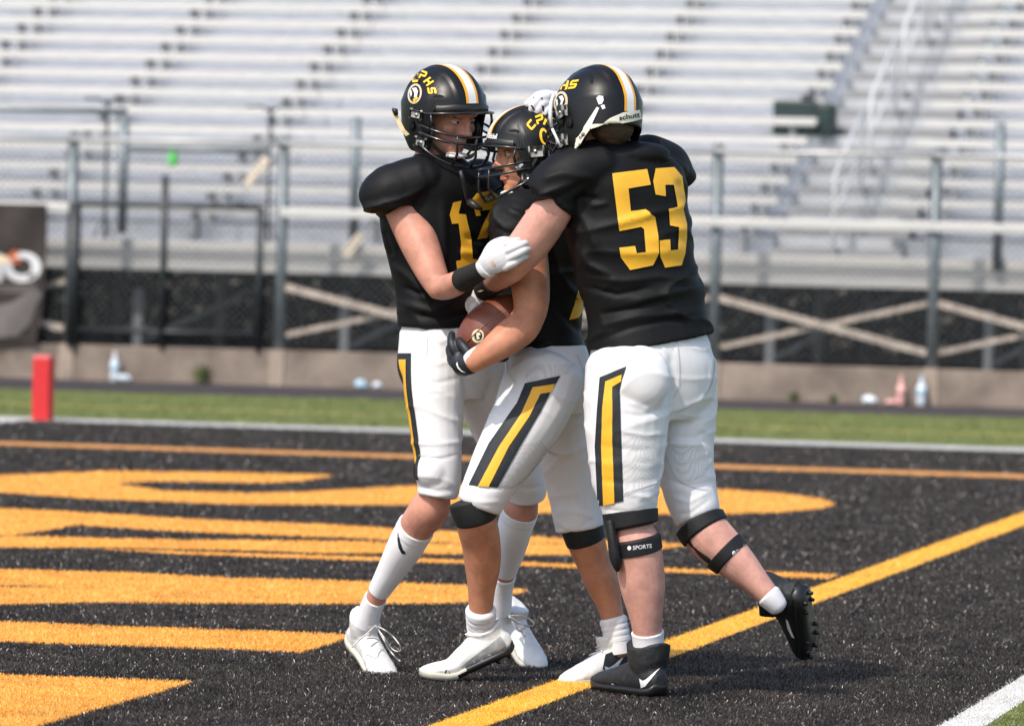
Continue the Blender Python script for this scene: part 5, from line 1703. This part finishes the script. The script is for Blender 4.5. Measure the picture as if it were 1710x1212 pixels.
decal('gold_side_stripe', [[(1039, 625.5), (1012, 637), (1007, 681), (1005, 744), (1009, 843.5), (1027, 839.5), (1023, 736), (1023, 646), (1038, 637)]], C_pt, M['number'], C_pants, 0.0042, 5)

def seam(pts, tree, parent, wd=1.1):
    q = [(p[0], p[1]) for p in dense([(x, y, 0, 1) for x, y in pts], 5)]
    up = []
    dn = []
    for i in range(len(q)):
        a, b = q[max(i - 1, 0)], q[min(i + 1, len(q) - 1)]
        dx, dy = b[0] - a[0], b[1] - a[1]
        L = math.hypot(dx, dy) or 1
        up.append((q[i][0] - dy / L * wd / 2, q[i][1] + dx / L * wd / 2))
        dn.append((q[i][0] + dy / L * wd / 2, q[i][1] - dx / L * wd / 2))
    decal('seam', [up + dn[::-1]], tree, M['seam_line'], parent, 0.0022, 6)
seam([(1126, 556), (1133, 590), (1134, 640), (1124, 664)], C_pt, C_pants)
seam([(1184, 552), (1193, 590), (1188, 640), (1165, 670), (1130, 688)], C_pt, C_pants)
seam([(1040, 722), (1075, 726), (1110, 728)], C_pt, C_pants)
seam([(1112, 760), (1128, 795), (1152, 812), (1182, 818)], C_pt, C_pants)
seam([(1040, 826), (1070, 818), (1098, 808)], C_pt, C_pants)
decal('mesh_panel', [[(1041, 726), (1070, 729), (1106, 731), (1102, 780), (1096, 806), (1068, 816), (1043, 823), (1040, 770)]], C_pt, M['mesh_panel'], C_pants, 0.0016, 5)
decal('mesh_panel', [[(1122, 742), (1150, 745), (1184, 740), (1186, 760), (1178, 790), (1150, 805), (1130, 790)]], C_pt, M['mesh_panel'], C_pants, 0.0016, 5)
seam([(963, 592), (975, 625), (976, 650)], B_pt, B_pants)
seam([(846, 602), (850, 622), (862, 640)], B_pt, B_pants)
seam([(900, 735), (915, 752), (930, 760)], B_pt, B_pants)
seam([(833, 815), (858, 812), (880, 795), (905, 765)], B_pt, B_pants)
decal('mesh_panel', [[(880, 616), (900, 608), (962, 608), (948, 622), (920, 629), (878, 638)]], B_pt, M['mesh_panel'], B_pants, 0.0016, 5)
decal('mesh_panel', [[(873, 742), (898, 738), (915, 752), (900, 770), (876, 795), (856, 811), (834, 813)]], B_pt, M['mesh_panel'], B_pants, 0.0016, 5)
seam([(712, 550), (714, 580), (712, 595)], A_pt, A_pants)
seam([(700, 760), (730, 762), (764, 757)], A_pt, A_pants)

C_sh, C_tr = helmet(C, C_head)
for ch, x, y, up, rd in (('H', 943, 143, (.1, -.99), (.97, -.05)), ('S', 958, 141.5, (.25, -.97), (.98, -.12))):
    decal('helmet_letter', glyph(ch, x, y, up, rd, 13, 14.5), C_tr, M['decal_gold'], C_sh, 0.0016, 6, 14.5)
decal('helmet_crest', [ellipse(937, 171, 11.5, 18, 8)], C_tr, M['decal_cream'], C_sh, 0.0012, 6, 14.5)
decal('helmet_crest', [ellipse(936.5, 171, 8, 14, 8)], C_tr, M['shell'], C_sh, 0.0018, 6, 14.5)
decal('helmet_crest', [[(934, 162), (940, 160), (943, 166), (940, 174), (936, 176), (938, 169)], [(929, 168), (932, 166), (933, 174), (931, 179)]], C_tr, M['helmet_white'], C_sh, 0.0024, 6, 14.5)
decal('helmet_crest', [[(934, 182), (942, 178), (944, 173), (946, 178), (939, 185)]], C_tr, M['decal_gold'], C_sh, 0.0024, 6, 14.5)
decal('rear_bumper', [[(984, 246), (988, 230), (1000, 212), (1018, 198), (1040, 188), (1066, 184), (1070, 199), (1056, 203), (1040, 206), (1022, 213), (1008, 224), (996, 241), (990, 247)]], C_tr, M['bumper'], C_sh, 0.005, 5, 14.5)
words('maker_lettering', 'schutt', 1033, 201.5, (33, -6), (-1, -8), C_tr, M['rubber'], C_sh, 0.0066, bold=0.025, near=14.5)
decal('award_decal', [[(996, 164), (1000, 160), (1007, 161), (1008, 168), (1005, 174), (1000, 175), (998, 170)], [(1003, 176.5), (1009, 175), (1011, 181), (1006, 183)]], C_tr, M['print_white'], C_sh, 0.0016, 5, 14.5)
decal('strap_band', [[(997, 179), (1001, 181), (987, 212), (976, 244), (966, 246), (976, 212)]], C_tr, M['strap_white'], C_sh, 0.004, 5, 14.47)
decal('strap_buckle', [[(974, 221), (983, 224), (981, 233), (971, 230)]], C_tr, M['clip'], C_sh, 0.0065, 5, 14.47)
g = Geo(); g.pipe([P(925, 155, 14.48), P(920, 172, 14.465), P(919, 190, 14.46), P(921, 213, 14.465)], [0.0035, 0.0055, 0.006, 0.005], 8)
g.ob('front_strap', M['strap_white'], C_sh, True)
g = Geo(); g.pipe([P(922, 215, 14.465), P(930, 232, 14.46), P(937, 246, 14.46)], 0.004, 8)
g.ob('front_strap', M['strap_white'], C_sh, True)

# right hand, white glove with black marks, on top of the ball carrier's helmet
def palm(g):
    g.tube([(940, 174, 14.97, 16, 12), (925, 170, 14.955, 18, 12), (910, 170, 14.94, 16, 11)], 5, 16, .3, .5)
C_gl = glove('glove', [
    [(916, 162, 14.93, 8.4), (902, 162, 14.92, 8), (890, 168, 14.915, 7.4), (881, 174, 14.92, 6.5)],
    [(912, 163, 14.925, 9), (900, 166, 14.91, 8.6), (892, 175, 14.90, 8), (888, 184, 14.905, 6.4)],
    [(912, 172, 14.925, 9), (904, 176, 14.905, 8.4), (899, 184, 14.90, 7.6), (898, 190, 14.905, 6.2)],
    [(918, 180, 14.93, 8.4), (912, 185, 14.91, 7.8), (909, 191, 14.905, 7), (909, 196, 14.91, 5.8)],
    [(928, 164, 14.96, 10), (914, 159, 14.98, 9), (900, 160, 15.0, 8), (890, 166, 15.02, 6.5)]], palm, M['glove_white'], C)
gt_ = tree_of(C_gl)
decal('glove_mark', [[(886, 176), (889, 176), (894, 184), (891, 184)], [(904, 176), (908, 178), (909, 188), (906, 185)], [(902, 164), (906, 163), (905, 167)], [(890, 163), (893, 162), (892, 166)]], gt_, M['stripe_black'], C_gl, 0.0012, 5, 14.9)
g = Geo(); g.tube([(945, 175, 14.972, 18, 17), (934, 170, 14.962, 19, 17)], 2, 20, .1, .1)
g.ob('glove_cuff', M['glove_white'], C_gl, True)
# left hand, shaded white glove on the ball
def palm(g):
    g.tube([(812, 480, 14.800, 16, 12), (808, 492, 14.800, 20, 12), (805, 504, 14.805, 20, 11)], 5, 16, .3, .5)
C_g2 = glove('glove', [
    [(792, 500, 14.800, 8), (786, 503, 14.795, 7.6), (783, 509, 14.800, 7), (784, 516, 14.810, 6)],
    [(798, 506, 14.800, 8.2), (793, 513, 14.790, 7.8), (791, 520, 14.800, 7), (791, 526, 14.805, 6)],
    [(807, 509, 14.800, 8.2), (804, 517, 14.790, 7.8), (802, 525, 14.800, 7), (801, 532, 14.805, 6)],
    [(816, 508, 14.800, 8), (815, 516, 14.790, 7.4), (813, 523, 14.800, 6.6), (812, 529, 14.805, 5.6)],
    [(822, 488, 14.800, 9.5), (830, 496, 14.810, 8.5), (834, 505, 14.820, 7.5), (834, 514, 14.830, 6)]], palm, M['glove_white'], C)
wb = band_on('wristband', C_arm2, 0.60, 1.0, 2.8, M['band'], C)
decal('swoosh_mark', [[(797, 487), (803, 484), (809, 484), (803, 487)]], tree_of(wb), M['print_white'], wb, 0.002, 5, 14.65)

# knee straps
def knee_strap(leg, t_up, t_lo, vert, mark):
    o = band_on('knee_strap', leg, t_up[0], t_up[1], 3.6, M['neoprene'], C, .15)
    g = Geo(); g.tube(part_of(leg, *t_lo), 3, 26, .15, .15, 2.8)
    lo = g.ob('lower_strap', M['neoprene'], o, True)
    g = Geo(); g.tube(vert, 4, 14, .5, .5)
    me = fuse(g, 'side_hinge', .004, 3)
    link('side_hinge', me, M['neoprene'], o, True)
    return o, lo
k1, k1l = knee_strap(C_legL, (0.322, 0.368), (0.430, 0.484), [(1019, 872, 14.46, 9, 16), (1023, 900, 14.45, 9, 18), (1028, 930, 14.45, 11, 18), (1031, 950, 14.46, 5, 12)], 0)
k2, k2l = knee_strap(C_legR, (0.388, 0.434), (0.558, 0.610), [(1142, 884, 14.63, 8, 16), (1160, 909, 14.62, 9, 18), (1182, 930, 14.61, 9, 18), (1205, 947, 14.61, 7, 14)], 0)
words('strap_lettering', 'SPORTS', 1057, 917.5, (31, -3.5), (0, -6.5), tree_of(k1l), M['print_white'], k1, 0.0012, bold=0.01, near=14.45)
decal('strap_mark', [ellipse(1051, 914.5, 3.2, 3.8)], tree_of(k1l), M['print_white'], k1, 0.0012, 5, 14.45)
words('strap_lettering', 'SPORTS', 1231, 924.5, (25, -12), (-2, -6.5), tree_of(k2l), M['print_white'], k2, 0.0012, bold=0.01, near=14.58)
decal('strap_mark', [ellipse(1226, 923.5, 3.6, 4.2)], tree_of(k2l), M['print_white'], k2, 0.0012, 5, 14.58)
C_k1 = band_on('sock', C_legL, 0.865, 0.985, 3.0, M['sock'], C)
C_k2 = band_on('sock', C_legR, 0.885, 1.0, 2.4, M['sock'], C, .6)
fC = Vector((-0.57, 0.82, 0.0)).normalized()
hC = P(1101, 1170, 14.50); hC.z = 0.016
C_c1, mx_, bw_ = cleat(C, hC, fC, (0, 0, 1), M['shoe_black'], M['sole_black'], size=0.325, high=0.014, cw=1.15)
ct_ = tree_of(C_c1)
decal('swoosh_mark', [[(1068, 1132), (1071, 1148), (1078, 1145), (1103, 1113), (1080, 1133), (1074, 1136)]], ct_, M['print_white'], C_c1, 0.0018, 5, 14.5)
decal('toe_shine', [[(1008, 1150), (1016, 1146), (1021, 1152), (1012, 1156)]], ct_, M['shoe_silver'], C_c1, 0.0012, 5, 14.6)  # toe highlight laid on as a silver patch
laces_on(C_c1, mx_, bw_, M['rubber'])
fC2 = Vector((0.12, 0.76, -0.62)).normalized()
hC2 = P(1345, 990, 14.60)
C_c2, mx_, bw_ = cleat(C, hC2, fC2, (-0.75, -0.12, 0.45), M['shoe_black'], M['sole_black'], size=0.33, high=0.004, cw=1.2)
decal('swoosh_mark', [[(1312, 1032), (1315, 1048), (1322, 1062), (1327, 1065), (1322, 1053), (1316, 1035)]], tree_of(C_c2), M['print_white'], C_c2, 0.0018, 5, 14.5)

# =================================================================== the ball
bc = P(826, 549, 14.765)
ball = thing('football', 'brown leather football with a round cream emblem, tucked under the middle player\'s arm', 'ball', bc)
ax = (P(884, 505, 14.775) - P(768, 592, 14.755)).normalized()
Lb, Rb = 0.142, 0.086
n1 = ax.cross(CF).normalized(); n2 = ax.cross(n1)
rings = []
for k in range(1, 28):
    u = -1 + 2 * k / 28
    r_ = Rb * (1 - abs(u) ** 2.15) ** 0.72
    rings.append([bc + ax * (u * Lb) + (n1 * math.cos(2 * math.pi * q / 32) + n2 * math.sin(2 * math.pi * q / 32)) * r_ for q in range(32)])
g = Geo(); g.rings(rings)
bl_ = g.ob('ball_panels', M['ball'], ball, True)
btree = tree_of(bl_)
for an in (0.30, 1.87, 3.44, 5.01):
    g = Geo()
    pts = []
    for k in range(1, 28):
        u = -1 + 2 * k / 28
        r_ = Rb * (1 - abs(u) ** 2.15) ** 0.72
        pts.append(bc + ax * (u * Lb) + (-n1 * math.cos(an) - CF * math.sin(an)) * r_)
    g.pipe(pts, 0.0016, 6)
    g.ob('seam', M['seam'], ball, True)
decal('emblem', [ellipse(798, 561, 10, 11.5, 15)], btree, mat('cream print on ball', (.66, .55, .33), .5), ball, 0.0012, 5, 14.7)
decal('emblem', [ellipse(799, 561, 6.5, 7.8, 15)], btree, M['stripe_black'], ball, 0.0018, 5, 14.7)
decal('emblem', [[(796, 556), (801, 555), (803, 559), (799, 561), (802, 565), (797, 567), (796, 562)]], btree, mat('pale print on ball', (.66, .6, .45), .5), ball, 0.0024, 5, 14.7)
